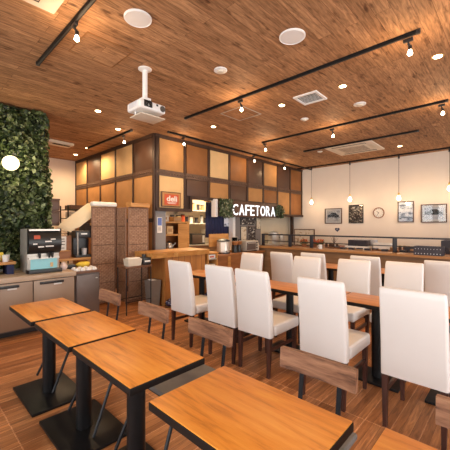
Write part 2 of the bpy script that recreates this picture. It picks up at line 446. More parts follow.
NB = 8; st = (X1 - .02 - BX - .06) / NB
up = ['panel_tan', 'panel_honey', 'panel_pale', 'panel_honey', 'panel_brown', 'panel_tan', 'panel_brown', 'panel_honey']
lo = ['panel_pale', 'panel_brown', 'panel_tan', 'panel_brown', 'panel_tan', 'panel_honey', 'panel_tan', 'panel_honey']
for k in range(NB):
    x0, x1 = BX + .06 + k * st, BX + .06 + (k + 1) * st
    panel(wc, up[k], (x0 + .035, BY - .018, 2.50), (x1 - .035, BY, 3.10))
    zb = 1.76 if k == 0 else (1.74 if k >= 6 else 2.03)
    panel(wc, lo[k], (x0 + .035, BY - .018, zb), (x1 - .035, BY, 2.38))
for k in range(NB + 1):
    x = BX + .035 + k * st
    MB().span((x - .03, BY - .035, 1.70 if k in (0, 1, 7, 8) else 1.99), (x + .03, BY, 3.12), .004).build('batten', 'batten', wc)
MB().span((BX, BY - .035, 3.105), (X1, BY, CEIL)).build('batten', 'batten', wc)
band(wc, (BX, BY - .03, 2.385), (X1, BY, 2.495), 'y')
MB().span((BX, BY - .06, 1.69), (4.22, BY, 1.745)).build('batten', 'batten', wc)
MB().span((4.2, BY - .05, 1.70), (4.26, BY, 2.03)).build('batten', 'batten', wc)
MB().span((4.22, BY - .06, 1.97), (7.35, BY, 2.03)).build('batten', 'batten', wc)
MB().span((7.35, BY - .06, 1.675), (X1, BY, 1.735)).build('batten', 'batten', wc)
NS = 5; ss = (8.85 - BY) / NS
ups = ['panel_brown', 'panel_pale', 'panel_pale', 'panel_brown', 'panel_pale']
for k in range(NS):
    y0, y1 = BY + k * ss, BY + (k + 1) * ss
    panel(ws, ups[k], (BX - .018, y0 + .04, 2.50), (BX, y1 - .03, 3.10))
    panel(ws, 'panel_tan', (BX - .018, y0 + .04, 1.55), (BX, y1 - .03, 2.38))
    panel(ws, 'panel_honey', (BX - .018, y0 + .04, .12), (BX, y1 - .03, 1.47))
for k in range(NS + 1):
    y = min(BY + k * ss, 8.83)
    MB().span((BX - .035, y - .025, 0), (BX, y + .02 if k else y + .04, 3.12), .004).build('batten', 'batten', ws)
MB().span((BX - .035, BY, 3.105), (BX, 8.85, CEIL)).build('batten', 'batten', ws)
band(ws, (BX - .03, BY, 2.385), (BX, 8.85, 2.495), 'x')
MB().span((BX - .035, BY, 1.475), (BX, 8.85, 1.545)).build('batten', 'batten', ws)

# kitchen behind the counter
slab('wall_kitchen', 'cream_wall', (BX + .16, 7.0, 0), (X1, 7.1, CEIL), 'cream kitchen wall')
slab('wall_menu', 'grey_wall', (5.86, 5.26, 0), (6.98, 5.36, CEIL), 'grey wall holding the menu boards under the sign')
slab('wall_niche', 'cream_wall', (6.98, 5.5, 0), (X1, 5.6, CEIL), 'beige wall of the niche beside the menu boards')
slab('trim_1', 'white', (5.77, 5.22, 0), (5.86, 5.36, 2.0), 'white door jamb beside the navy curtain', 'trim')
slab('trim_3', 'batten', (8.70, 5.30, 0), (8.78, 5.38, 1.72), 'brown post at the end of the niche', 'trim')
kl = area('kitchen_ceiling_light', (5.7, 6.15, 3.0), (0, 0, 0), 2.2, .5, 150, (1.0, 0.76, 0.46))

# ------------------------------------------------------------------ ceiling fittings
def rail(p, q, label, z=CEIL):
    p, q = Vector((*p, 0)), Vector((*q, 0)); d = q - p
    t = thing('track_rail', label, 'light rail', (p.x, p.y, z), math.atan2(d.y, d.x), 'ceiling light rails')
    L = d.length
    MB().span((0, -.015, -.034), (L, .015, -.001), .003).build('channel', 'track', t)
    MB().span((0, -.006, -.036), (L, .006, -.033)).build('conductor_slot', 'dark_slot', t)
    for x in (0, L): MB().span((x - .015, -.018, -.038), (x + .015, .018, -.001), .003).build('end_cap', 'black', t)
rail((1.025, 1.6), (1.025, 3.75), 'short black light rail over the small square tables by the ivy')
rail((3.20, .66), (3.20, 3.93), 'long black light rail between the two round speakers and the vent')
rail((5.26, .74), (5.26, 3.92), 'black light rail running past the slatted square vent')
rail((6.57, 1.36), (6.57, 3.68), 'black light rail alongside the ceiling air conditioner')
rail((3.45, 4.74), (8.85, 4.74), 'long black light rail in front of the panelled bulkhead')
rail((2.93, 5.15), (2.93, 7.05), 'short black light rail along the panelled recess wall')
rail((8.50, .2), (8.50, 5.0), 'black rail along the white picture wall, carrying the pendants')

SP = []
def make_spot(loc, label):
    t = thing('track_spotlight', label, 'spotlight', loc, 0, 'bare bulb spotlights on the ceiling rails')
    MB().box((0, 0, -.02), (.026, .08, .030), .004).build('adapter', 'black', t)
    MB().cyl((0, 0, -.03), (0, 0, -.05), .006).cyl((0, 0, -.05), (.012, -.012, -.075), .010).build('stem', 'black', t)
    MB().lathe([(.010, 0), (.016, -.004), (.016, -.035), (.013, -.038)], (.012, -.012, -.070), 16).build('socket', 'black', t)
    MB().lathe([(.010, 0), (.013, -.010), (.021, -.030), (.0215, -.038), (.015, -.047), (.004, -.051)], (.012, -.012, -.107), 16).build('bulb', 'bulb', t)
    return t
spots = [((1.025, 2.735), 'spotlight on the short rail over the small square tables'),
         ((3.20, 2.76), 'spotlight on the long rail, below the framed ceiling hatch'),
         ((3.20, .74), 'spotlight near the window end of the long rail between the speakers'),
         ((5.26, 2.40), 'spotlight mid rail, past the slatted square vent'),
         ((5.26, .80), 'spotlight at the window end of the rail past the vent'),
         ((5.26, 3.86), 'spotlight at the counter end of the rail past the vent'),
         ((2.93, 5.45), 'spotlight on the short rail along the panelled recess wall'),
         ((3.80, 4.74), 'spotlight on the bulkhead rail nearest the panelled corner'),
         ((6.0, 4.74), 'spotlight on the bulkhead rail above the lit sign'),
         ((7.35, 4.74), 'spotlight on the bulkhead rail towards the picture wall')]
s0 = None
for (x, y), lb in spots:
    if s0 is None: s0 = o = make_spot((x, y, CEIL - .034), lb)
    else: o = dup(s0, (x, y, CEIL - .045), 0, lb)
for (x, y), lb in spots:
    lamp('POINT', (x + .012, y - .012, CEIL - .26), 4 if y > 4.2 else 7, WARM, None, .035)

def downlight(x, y, lb, on=True, pw=34):
    t = thing('downlight', lb, 'downlight', (x, y, CEIL), 0, 'recessed ceiling downlights')
    MB().lathe([(.046, 0), (.056, 0), (.056, -.006), (.044, -.004)], n=28).build('trim_ring', 'brass' if on else 'white', t)
    MB().lathe([(.001, -.003), (.042, -.003), (.040, -.006), (.001, -.007)], n=24).build('lens', 'down' if on else 'white', t)
    if on: lamp('SPOT', (0, 0, -.03), pw, WARM, t, .05, 165)
for x, y, lb in ((3.85, 3.95, 'downlight beyond the framed hatch, over the chairs by the counter'), (3.85, 2.52, 'downlight beside the slatted square vent'),
                 (3.85, 1.62, 'downlight between the long rail and the smoke detector beyond it'), (3.85, .62, 'large bright downlight past the window end of the long rail'),
                 (2.10, 4.69, 'downlight on bare boards in front of the ivy wall edge'), (2.75, 5.31, 'downlight glaring beside the recess rail end'),
                 (2.95, 7.12, 'downlight at the far end of the recess rail'), (3.02, 8.0, 'downlight next to the recess end wall'),
                 (7.65, 1.93, 'dim downlight beyond the ceiling air conditioner')):
    downlight(x, y, lb, pw=62 if y > 7 else 34)

def speaker(x, y, r, lb):
    t = thing('ceiling_speaker', lb, 'speaker', (x, y, CEIL), 0, 'round ceiling speakers')
    MB().lathe([(r * .9, 0), (r, 0), (r, -.010), (r * .93, -.016), (r * .9, -.012)], n=40).build('rim', 'white', t)
    MB().lathe([(.001, -.004), (r * .9, -.004), (r * .9, -.012), (.001, -.016)], n=40).build('grille', 'white', t)
speaker(1.39, 2.34, .115, 'round white ceiling speaker near the projector pole')
speaker(2.51, 1.53, .12, 'round white ceiling speaker beside the long rail')
def detector(x, y, r, lb, nm='smoke_detector'):
    t = thing(nm, lb, 'smoke detector', (x, y, CEIL), 0, 'small round ceiling detectors')
    MB().lathe([(.001, 0), (r, 0), (r, -.010), (r * .9, -.014), (.001, -.014)], n=28).build('base', 'white', t)
    MB().lathe([(.001, -.013), (r * .55, -.013), (r * .5, -.028), (r * .3, -.034), (.001, -.034)], n=24).build('sensor_head', 'cream', t)
detector(2.50, 2.45, .075, 'smoke detector alone on the boards between projector and long rail')
detector(4.59, 1.68, .085, 'smoke detector beyond the third downlight, before the slatted vent rail')
detector(4.61, 2.58, .065, 'small smoke detector behind the slatted square vent')
detector(6.9, 3.45, .06, 'small detector beside the counter end of the ceiling air conditioner')

t = thing('ceiling_vent', 'square white slatted ceiling vent between two light rails', 'vent', (3.89, 2.09, CEIL), 0.03)
f = MB()
for a, b in (((-.17, -.17), (.17, -.14)), ((-.17, .14), (.17, .17)), ((-.17, -.14), (-.14, .14)), ((.14, -.14), (.17, .14))):
    f.span((*a, -.018), (*b, 0))
f.build('frame', 'white', t)
MB().span((-.14, -.14, -.003), (.14, .14, -.001)).build('backing', 'dark_slot', t)
for k in range(8): MB().box((-.122 + k * .035, 0, -.010), (.015, .28, .004), rot=(0, -.5, 0)).build('slat', 'white', t)

t = thing('access_hatch', 'ceiling access hatch with a bright aluminium frame under the long rail', 'hatch', (3.70, 3.18, CEIL), 0, 'ceiling hatches')
f = MB()
for a, b in (((-.23, -.23), (.23, -.215)), ((-.23, .215), (.23, .23)), ((-.23, -.215), (-.215, .215)), ((.215, -.215), (.23, .215))):
    f.span((*a, -.006), (*b, 0))
f.build('frame', 'steel', t)
MB().span((-.21, -.21, -.004), (.21, .21, 0)).build('board_panel', 'ceiling', t)
t = thing('access_hatch', 'wood-faced ceiling hatch between the short rail and the projector', 'hatch', (1.40, 3.06, CEIL), 0, 'ceiling hatches')
f = MB()
for a, b in (((-.23, -.23), (.23, -.223)), ((-.23, .223), (.23, .23)), ((-.23, -.223), (-.223, .223)), ((.223, -.223), (.23, .223))):
    f.span((*a, -.004), (*b, 0))
f.build('frame', 'panel_honey', t)
MB().span((-.22, -.22, -.003), (.22, .22, 0)).build('board_panel', 'ceiling', t)

def cassette(x, y, rz, sx, sy, lb):
    t = thing('air_conditioner', lb, 'air conditioner', (x, y, CEIL), rz, 'ceiling cassette air conditioners')
    MB().box((0, 0, -.015), (sx, sy, .03), .014, seg=3).build('panel', 'ac', t)
    MB().box((0, 0, -.031), (sx * .52, sy * .60, .006), .002).build('intake_grille', 'cream', t)
    for k in range(9): MB().box((-sx * .22 + k * sx * .055, 0, -.036), (.006, sy * .56, .003)).build('grille_bar', 'wicker_frame', t)
    for s in (-1, 1):
        MB().box((s * sx * .38, 0, -.031), (sx * .09, sy * .72, .006), .002).build('air_outlet', 'dark_slot', t)
        MB().box((s * sx * .38, 0, -.036), (sx * .035, sy * .70, .004), .001).build('louvre', 'cream', t)
        MB().box((0, s * sy * .41, -.031), (sx * .44, sy * .07, .006), .002).build('air_outlet', 'cream', t)
cassette(7.11, 2.72, 0.02, .98, 1.0, 'cream ceiling cassette air conditioner before the picture wall')
cassette(.40, 2.29, PI / 2, .95, .95, 'cream ceiling cassette air conditioner cut off above the short rail')
t = thing('air_curtain', 'small pale ceiling unit in the recess behind the ivy edge', 'air conditioner', (2.30, 7.05, CEIL), 0.1)
MB().box((0, 0, -.03), (.55, .3, .06), .02).build('housing', 'cream', t)
MB().box((.05, -.05, -.062), (.34, .1, .006)).build('air_outlet', 'dark_slot', t)

# projector
t = thing('projector', 'white projector hanging from the ceiling on a white pole', 'projector', (1.90, 3.05, CEIL))
MB().lathe([(.075, 0), (.075, -.008), (.035, -.020)], n=24).build('ceiling_plate', 'white', t)
MB().cyl((0, 0, -.01), (0, 0, -.36), .028, n=20).build('pole', 'white', t)
MB().box((0, 0, -.355), (.10, .10, .05), .01).box((0, 0, -.385), (.16, .12, .02), .004).build('mount_bracket', 'white', t)
b = MB().box((.02, 0, -.448), (.33, .27, .095), .022, seg=3).build('body', 'white', t)
MB().box((-.045, -.137, -.437), (.10, .012, .07), .004).build('lens_recess', 'black', b)
MB().lathe([(.028, 0), (.028, -.02), (.020, -.022), (.001, -.016)], (-.045, -.143, -.437), 20, 'y').build('lens', 'glass', b)
v = MB()
for r in (.034, .022, .010): v.lathe([(r, 0), (r, -.006), (r - .005, -.006), (r - .005, 0)], (.142, -.136, -.448), 20, 'y')
v.build('vent_grille', 'bin', b)
v = MB()
for k in range(6): v.box((-.147, -.08 + k * .03, -.44), (.006, .012, .06))
v.build('side_grille', 'greywhite', b)
MB().box((.07, -.138, -.425), (.02, .006, .02)).build('button', 'black', b)
MB().box((.035, .0, -.545), (.31, .24, .010), .003).build('tray', 'cream', t)
for sx in (-.1, .15): MB().cyl((sx, .03, -.49), (sx, .03, -.541), .008).build('tray_post', 'white', t)

# pendants before the picture wall
def pendant(y, z, lb):
    t = thing('pendant_lamp', lb, 'pendant lamp', (8.46, y, CEIL - .047), 0, 'pendant bulbs before the picture wall')
    d = CEIL - .047 - z
    MB().cyl((0, 0, 0), (0, 0, -.07), .022).build('ceiling_cup', 'black', t)
    MB().cyl((0, 0, -.07), (0, 0, -d + .14), .005, n=8).build('cord', 'wicker_frame', t)
    MB().lathe([(.012, .16), (.024, .15), (.026, .09), (.034, .08)], (0, 0, -d), 16).build('socket', 'brass', t)
    MB().lathe([(.018, .085), (.024, .06), (.040, .025), (.043, 0), (.032, -.028), (.010, -.040)], (0, 0, -d), 20).build('bulb', 'pendant', t)
    lamp('POINT', (-.10, 0, -d - .06), 5, WARM, t, .06)
pendant(4.50, 2.08, 'pendant bulb beside the panelled bulkhead, above the dark car print')
pendant(3.36, 2.10, 'pendant bulb directly above the dark list poster')
pendant(2.16, 2.06, 'pendant bulb above the pale blue poster')
pendant(1.14, 2.22, 'pendant bulb at the window end, beside the wide vehicle print')

# ------------------------------------------------------------------ picture wall
def picture(y0, y1, z0, z1, m, lb, mat=0.05, fr='frame_wood', name='framed_picture', th=.022, ink=None):
    t = thing(name, lb, 'picture', (X1, (y0 + y1) / 2, z0), 0, 'pictures on the white wall')
    w, h = y1 - y0, z1 - z0
    f = MB()
    for a, b in (((-w / 2, 0), (w / 2, th)), ((-w / 2, h - th), (w / 2, h)), ((-w / 2, th), (-w / 2 + th, h - th)), ((w / 2 - th, th), (w / 2, h - th))):
        f.span((-.028, a[0], a[1]), (0, b[0], b[1]), .002)
    f.build('frame', fr, t)
    MB().span((-.010, -w / 2 + th, th), (-.002, w / 2 - th, h - th)).build('mount', 'paper', t)
    k = th + mat
    MB().span((-.013, -w / 2 + k, k), (-.010, w / 2 - k, h - k)).build('print', m, t)
    if ink: ink(t, w, h)
    MB().span((-.017, -w / 2 + th, th), (-.015, w / 2 - th, h - th)).build('glazing', 'glass', t)
def carshape(t, w, h):
    s = w * .33
    pts = [(-s, -.02), (-s, .04), (-s * .7, .06), (-s * .4, .11), (s * .25, .115), (s * .6, .06), (s, .045), (s, -.02)]
    MB().prism([(-.0135, y, h * .47 + z) for y, z in pts], (-.0008, 0, 0)).build('car_silhouette', 'black', t)
picture(3.74, 4.26, 1.46, 1.91, 'art_a', 'framed black and white car print beside the bulkhead', .04, ink=carshape)
picture(3.14, 3.54, 1.47, 1.99, 'art_b', 'dark poster covered in rows of small pale print', .0, 'black', 'poster', .016)
picture(1.92, 2.28, 1.49, 2.02, 'art_c', 'pale blue poster in a thin dark frame beside the clock', .0, 'frame_wood', 'poster', .02)
picture(1.24, 1.77, 1.48, 1.92, 'art_d', 'wide framed grey vehicle print with a white mount at the window end', .05, ink=carshape)
t = thing('wall_clock', 'round white wall clock with a brown rim among the pictures', 'clock', (X1, 2.74, 1.745))
MB().lathe([(.135, 0), (.145, -.02), (.140, -.035), (.125, -.032), (.122, 0)], axis='x', n=36).build('rim', 'oak_red', t)
MB().lathe([(.124, 0), (.124, -.012), (.001, -.012)], axis='x', n=36).build('dial', 'paper', t)
for a, l, w in ((.9, .07, .010), (2.6, .10, .007)):
    MB().box((-.016, math.sin(a) * l / 2, math.cos(a) * l / 2), (.003, w, l), rot=(-a, 0, 0)).build('hand', 'black', t)
MB().box((-.018, 0, 0), (.006, .016, .016)).build('hub', 'black', t)
v = MB()
for k in range(12): v.box((-.0145, math.sin(k * PI / 6) * .105, math.cos(k * PI / 6) * .105), (.003, .008, .018), rot=(-k * PI / 6, 0, 0))
v.build('hour_marking', 'black', t)
hp = []
for k in range(28):
    a = 2 * PI * k / 28
    hp.append((-.012, .0045 * 16 * math.sin(a) ** 3,   .0042 * (13 * math.cos(a) - 5 * math.cos(2 * a) - 2 * math.cos(3 * a) - math.cos(4 * a))))
t = thing('heart_plaque', 'small navy heart plaque on the white wall below the car print', 'plaque', (X1, 3.88, 1.285))
MB().prism(hp, (.011, 0, 0)).build('heart', 'navy', t)
MB().span((-.015, -.03, -.004), (-.012, .03, .008)).build('pale_strip', 'greywhite', t)

# ------------------------------------------------------------------ ivy wall
iv = MB()
rnd = random.Random(3)
def leaf(mb, c, s, n, roll, cup=.25):
    n = Vector(n).normalized(); q = n.to_track_quat('Z', 'Y').to_matrix() @ Matrix.Rotation(roll, 3, 'Z')
    P = [(-.5, 0, 0), (-.2, .33, cup * .3), (.2, .30, cup * .2), (.55, 0, 0), (.2, -.30, cup * .2), (-.2, -.33, cup * .3)]
    vs = [mb.bm.verts.new(Vector(c) + q @ (Vector(p) * s)) for p in P]
    mb.bm.faces.new((vs[0], vs[1], vs[2], vs[3])); mb.bm.faces.new((vs[0], vs[3], vs[4], vs[5]))
for k in range(13000):
    x = rnd.uniform(-.9, 1.58); z = rnd.uniform(.80, CEIL - .03)
    dep = .03 + .10 * abs(math.sin(x * 7.1 + z * 3.3) * math.sin(z * 8.7 - x * 2.1)) + rnd.uniform(0, .05)
    leaf(iv, (x, 5.45 - dep, z), rnd.choice((.03, .036, .045, .055, .085)), (rnd.gauss(0, .8), -1, rnd.gauss(.2, .8)), rnd.uniform(0, 2 * PI))
for k in range(500):
    leaf(iv, (1.60 + rnd.uniform(0, .03), rnd.uniform(5.38, 5.47), rnd.uniform(.8, 3.1)), rnd.uniform(.035, .08), (1, rnd.gauss(-.4, .5), rnd.gauss(.2, .5)), rnd.uniform(0, 6.28))
ivt = thing('ivy_wall', 'dense green ivy wall covering behind the drinks dispenser', 'plant wall', (0, 0, 0))
ivt['kind'] = 'stuff'
for k in range(420):
    z = rnd.triangular(1.25, 2.35, 1.75)
    leaf(iv, (1.60 + abs(rnd.gauss(0, .022)), 5.30 + rnd.uniform(0, .16), z), rnd.uniform(.04, .09), (.6, -1 + rnd.gauss(0, .5), rnd.gauss(.3, .6)), rnd.uniform(0, 6.28))
o = iv.build('ivy_leaves', 'ivy', ivt, smooth=False)
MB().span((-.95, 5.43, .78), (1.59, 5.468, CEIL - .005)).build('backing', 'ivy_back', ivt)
t = thing('globe_lamp', 'glowing round globe lamp on the ivy wall', 'lamp', (1.09, 5.30, 2.30))
MB().sph((0, -.06, 0), .105, n=28).build('globe', 'globe', t)
MB().lathe([(.05, .15), (.05, .13), (.03, .05), (.04, .03)], axis='y', n=20).build('wall_mount', 'brass', t)
lamp('POINT', (0, -.24, 0), 9, (1, .80, .50), t, .1)

# ------------------------------------------------------------------ drinks counter
t = thing('undercounter_fridge', 'long taupe under-counter fridge with black bar handles below the ivy', 'fridge', (0, 0, 0))
MB().span((-.4, 4.62, .08), (1.72, 5.28, .70)).build('body', 'taupe_dark', t)
MB().span((-.4, 4.70, 0), (1.72, 5.25, .08)).build('toe_kick', 'black', t)
MB().span((-.42, 4.57, .70), (1.735, 5.30, .765), .006).build('worktop', 'worktop', t)
for k, (a, b) in enumerate(((-.39, .15), (.16, .67), (.68, 1.195), (1.205, 1.715))):
    d = MB().span((a, 4.585, .10), (b, 4.62, .69), .006).build('door', 'taupe', t)
    h = MB().span((a + .07, 4.555, .635), (a + .36, 4.585, .668), .006).build('handle', 'black', d)
    MB().span((a + .24, 4.578, .612), (a + .34, 4.585, .632)).build('rating_plate', 'paper', d)
t = thing('side_cabinet', 'dark taupe cabinet at the end of the fridge beside the wicker screen', 'cabinet', (1.92, 4.93, 0))
MB().span((-.175, -.30, .0), (.175, .30, .715)).build('body', 'taupe_dark', t)
MB().span((-.165, -.318, .04), (.165, -.30, .69), .005).build('door', 'taupe_dark', t)
MB().span((-.182, -.33, .715), (.185, .32, .745), .004).build('worktop', 'side_top', t)
MB().box((.12, -.325, .63), (.03, .014, .012)).build('latch', 'steel', t)

t = thing('drinks_dispenser', 'steel and black drinks dispenser with a pale blue drip tray panel', 'dispenser', (1.38, 4.95, .765))
MB().span((-.20, -.16, 0), (.20, .20, .60), .012).build('housing', 'steel', t)
MB().span((-.205, -.28, 0), (.205, -.10, .05), .01).build('drip_tray', 'black', t)
fp = [(-.16, .26), (-.235, .30), (-.265, .40), (-.245, .52), (-.16, .60)]
fb = MB().sweep([[(x, y, z) for y, z in fp] for x in (-.20, .20)]).build('front_panel', 'black', t, angle=60)
MB().box((-.105, -.252, .49), (.075, .008, .05), rot=(-.16, 0, 0)).build('red_badge', 'red', fb)
for cx, cz, w in ((.045, .365, .10), (-.06, .36, .07), (-.13, .40, .05), (.09, .46, .06), (.03, .43, .08)):
    MB().box((cx, -.264 if cz < .4 else -.262, cz), (w, .006, .016)).build('label_print', 'paper', fb)
MB().span((-.19, -.225, .575), (.19, -.18, .597)).build('chrome_strip', 'steel', fb)
MB().span((-.16, -.165, .05), (.17, -.158, .19)).build('blue_panel', 'blue', t)
MB().span((-.19, -.20, .19), (.19, -.16, .215)).build('nozzle_bar', 'steel', t)
for x in (-.06, .06, .1): MB().cyl((x, -.20, .27), (x, -.20, .20), .018, .012).build('nozzle', 'black', t)
MB().box((.10, -.168, .10), (.035, .008, .06)).build('juice_sticker', 'panel_pale', t)

# cup shelf
t = thing('shelf_board', 'short wooden board on navy blocks carrying the paper cups', 'shelf', (.80, 5.04, .765))
MB().span((-.28, -.14, .13), (.28, .14, .165), .004).build('board', 'oak', t)
for x in (-.22, 0.0, .22): MB().span((x - .04, -.12, 0), (x + .04, .12, .13), .004).build('block', 'navy', t)
cup0 = None
def cup(x, y, z, lb, grp, r=.04, h=.085, inside='yellow'):
    global cup0
    if cup0 is None:
        t = thing('cup', lb, 'cup', (x, y, z), 0, grp)
        MB().lathe([(.030, 0), (.040, .085), (.037, .083), (.028, .006)], n=20).build('body', 'white', t)
        MB().lathe([(.0345, .06), (.0375, .062), (.037, .072), (.0340, .070)], n=20).build('contents', 'yellow', t)
        cup0 = t; return t
    return dup(cup0, (x, y, z), 0, lb, grp)
for i, (x, y) in enumerate(((.70, 4.98), (.79, 4.95), (.88, 4.96), (.97, 4.95), (.75, 5.05), (1.0, 5.05))):
    cup(x, y, .931, 'one of the white cups clustered on the wooden board by the dispenser', 'cups on the wooden board')
t = thing('snack_packet', 'yellow packet standing behind the cups on the wooden board', 'packet', (.87, 5.09, .931))
MB().sweep([[(-.1, -.02, 0), (.1, -.02, 0), (.1, .02, 0), (-.1, .02, 0)], [(-.105, -.03, .05), (.105, -.03, .05), (.105, .03, .05), (-.105, .03, .05)], [(-.1, -.004, .12), (.1, -.004, .12), (.1, .004, .12), (-.1, .004, .12)]]).build('bag', 'yellow', t)

# small bowls on the side cabinet
b0 = None
for i in range(8):
    x, y = 1.79 + (i % 4) * .085, 4.70 + (i // 4) * .11
    lb = 'one of the upturned white bowls clustered on the dark side cabinet'
    if b0 is None:
        b0 = thing('bowl', lb, 'bowl', (x, y, .745), 0, 'upturned white bowls on the side cabinet')
        MB().lathe([(.042, 0), (.044, .004), (.036, .028), (.020, .040), (.018, .046), (.001, .046)], n=20).build('body', 'white', b0)
    else: dup(b0, (x, y, .745), 0, lb)
t = thing('cloth_bundle', 'yellow folded cloth behind the white bowls', 'cloth', (2.0, 5.02, .755))
MB().sph((0, 0, .04), .085, (1.25, .8, .55), 18).sph((.05, .02, .055), .06, (1.2, .9, .5), 14).build('bundle', 'yellow', t)
t = thing('sugar_jar', 'round pinkish white jar between dispenser and yellow cloth', 'jar', (1.66, 4.86, .765))
MB().lathe([(.035, 0), (.055, .03), (.055, .06), (.035, .085)], n=22).build('body', 'pink', t)
MB().lathe([(.037, .085), (.030, .100), (.008, .110), (.001, .118)], n=18).build('lid', 'pink', t)
t = thing('black_tray', 'low black tray of cutlery behind the pinkish jar', 'tray', (1.82, 5.06, .745))
MB().span((-.06, -.08, 0), (.06, .08, .06), .006).build('tray', 'black', t)
for k in range(5): MB().cyl((-.044 + k * .022, -.05, .06), (-.046 + k * .022, .03, .075), .006, n=8).build('cutlery_handle', 'steel', t)

# recess furniture
t = thing('back_table', 'orange wooden worktable in the recess behind the dispenser', 'table', (1.98, 5.70, 0))
MB().span((-.30, -.34, .83), (.30, .34, .87), .004).build('table_top', 'oak', t)
for sx in (-1, 1):
    for sy in (-1, 1): MB().span((sx * .27 - .025, sy * .30 - .025, 0), (sx * .27 + .025, sy * .30 + .025, .83)).build('leg', 'oak', t)
t = thing('wooden_box', 'small orange wooden box on the worktable beside the notice', 'box', (1.84, 5.42, .87))
f = MB(); f.span((-.10, -.05, 0), (.10, .05, .012))
for a, b in (((-.10, -.05), (.10, -.04)), ((-.10, .04), (.10, .05)), ((-.10, -.04), (-.09, .04)), ((.09, -.04), (.10, .04))): f.span((*a, .012), (*b, .12))
f.build('box', 'oak_red', t)
MB().span((-.105, -.055, .12), (.105, .055, .132), .003).build('lid', 'oak', t)
t = thing('notice_stand', 'white notice sheet in an orange wooden stand on the worktable', 'notice', (1.87, 5.52, .87), 0.0)
MB().span((-.115, 0, 0), (.145, .03, .37)).build('stand', 'oak_red', t)
sh = MB().span((-.105, -.006, .05), (.06, 0, .36)).build('sheet', 'paper', t)
v = MB()
for z, a, b in ((.31, -.08, .03), (.27, -.06, .04), (.22, -.02, .035), (.16, -.03, .03), (.11, -.06, -.02)): v.span((a, -.009, z), (b, -.006, z + .012))
v.build('lettering', 'black', sh)
t = thing('speaker_stand', 'slim black stand in the recess under the stacked boxes', 'stand', (1.77, 5.82, .87))
MB().span((-.10, -.10, 0), (.10, .10, .02), .004).cyl((0, 0, .02), (0, 0, .54), .025).build('column', 'black', t)
MB().span((-.15, -.15, .54), (.15, .15, .56), .004).build('top_plate', 'black', t)
for z, h, lb in ((1.431, .235, 'dark brown storage box, lower of the stack beside the ivy'), (1.667, .20, 'dark brown storage box, upper of the stack beside the ivy')):
    t = thing('storage_box', lb, 'box', (1.76, 5.82, z), 0.0, 'dark boxes stacked beside the ivy')
    MB().span((-.13, -.15, 0), (.12, .15, h - .03), .008).build('body', 'panel_brown', t)
    MB().span((-.135, -.155, h - .03), (.125, .155, h - .002), .006).build('lid', 'panel_brown', t)
t = thing('coffee_machine', 'tall black coffee machine on the worktable beside the wicker screen', 'coffee machine', (2.16, 5.50, .87))
MB().span((-.13, -.02, 0), (.13, .2, .45), .012).build('housing', 'black', t)
MB().span((-.13, -.12, .33), (.13, -.02, .45), .012).build('brew_head', 'black', t)
MB().span((-.13, -.12, 0), (.13, -.02, .04), .006).build('drip_tray', 'black', t)
MB().span((-.04, -.126, .39), (.06, -.119, .41)).build('control_strip', 'steel', t)
MB().cyl((-.10, -.13, .04), (-.10, -.13, .42), .009, n=12).build('steam_tube', 'steel', t)
MB().cyl((.03, -.07, .04), (.03, -.07, .15), .035, .045).build('jug', 'greywhite', t)
t = thing('wire_rack', 'tall black wire shelving rack behind the coffee machine', 'rack', (2.55, 6.45, 0))
for sx in (-1, 1):
    for sy in (-1, 1): MB().cyl((sx * .33, sy * .2, 0), (sx * .33, sy * .2, 1.80), .012, n=10).build('post', 'iron', t)
for z in (.25, .8, 1.25, 1.55, 1.72):
    s_ = MB()
    for sy in (-.2, .2): s_.cyl((-.33, sy, z), (.33, sy, z), .007, n=8)
    for k in range(12): s_.cyl((-.33 + k * .06, -.2, z), (-.33 + k * .06, .2, z), .004, n=6)
    s_.build('wire_shelf', 'iron', t)
t = thing('wicker_tray', 'flat brown wicker tray lying on top of the wire rack', 'tray', (2.55, 6.45, 1.73))
MB().span((-.26, -.17, 0), (.26, .17, .015)).build('base', 'wicker_frame', t)
f = MB()
for a, b in (((-.26, -.17), (.26, -.155)), ((-.26, .155), (.26, .17)), ((-.26, -.155), (-.245, .155)), ((.245, -.155), (.26, .155))): f.span((*a, .015), (*b, .08))
f.build('rim', 'wicker_frame', t)
bx0 = None
for x, z, s, m, lb in ((2.36, .81, .22, 'cardboard', 'brown carton on the second shelf of the wire rack'), (2.66, 1.26, .2, 'crate', 'dark carton on the middle shelf of the wire rack'), (2.40, 1.56, .12, 'greywhite', 'pale carton under the top shelf of the wire rack')):
    t = thing('carton', lb, 'box', (x, 6.42, z), .1, 'cartons on the wire rack')
    MB().span((-.12, -.12, 0), (.12, .12, s), .004).build('body', m, t)
    MB().span((-.02, -.122, s - .05), (.02, .122, s + .002)).build('tape', 'panel_pale', t)
# draped sheet from the screen top down to the boxes
sw = MB(); rows = []
path = [(2.40, 5.58, 1.83), (2.30, 5.57, 1.80), (2.20, 5.55, 1.73), (2.10, 5.57, 1.64), (2.00, 5.58, 1.56), (1.92, 5.59, 1.49), (1.86, 5.60, 1.44), (1.82, 5.60, 1.385)]
for k, p in enumerate(path):
    g = .010 * math.sin(k * 1.3)
    a = Vector(p); d = Vector((.21, -.12, -.10)) * (1.0 if k < 6 else .85)
    rows.append([a, a + d * .5 + Vector((0, 0, g)), a + d, a + d + Vector((.002, .002, -.006)), a + d * .5 + Vector((0, .004, g - .006)), a + Vector((0, .004, -.006))])
sh = sw.sweep(rows).build('draped_sheet', 'sheet', angle=80)
tag(sh, 'cream sheet sloping down from the wicker screen towards the boxes', 'cloth')

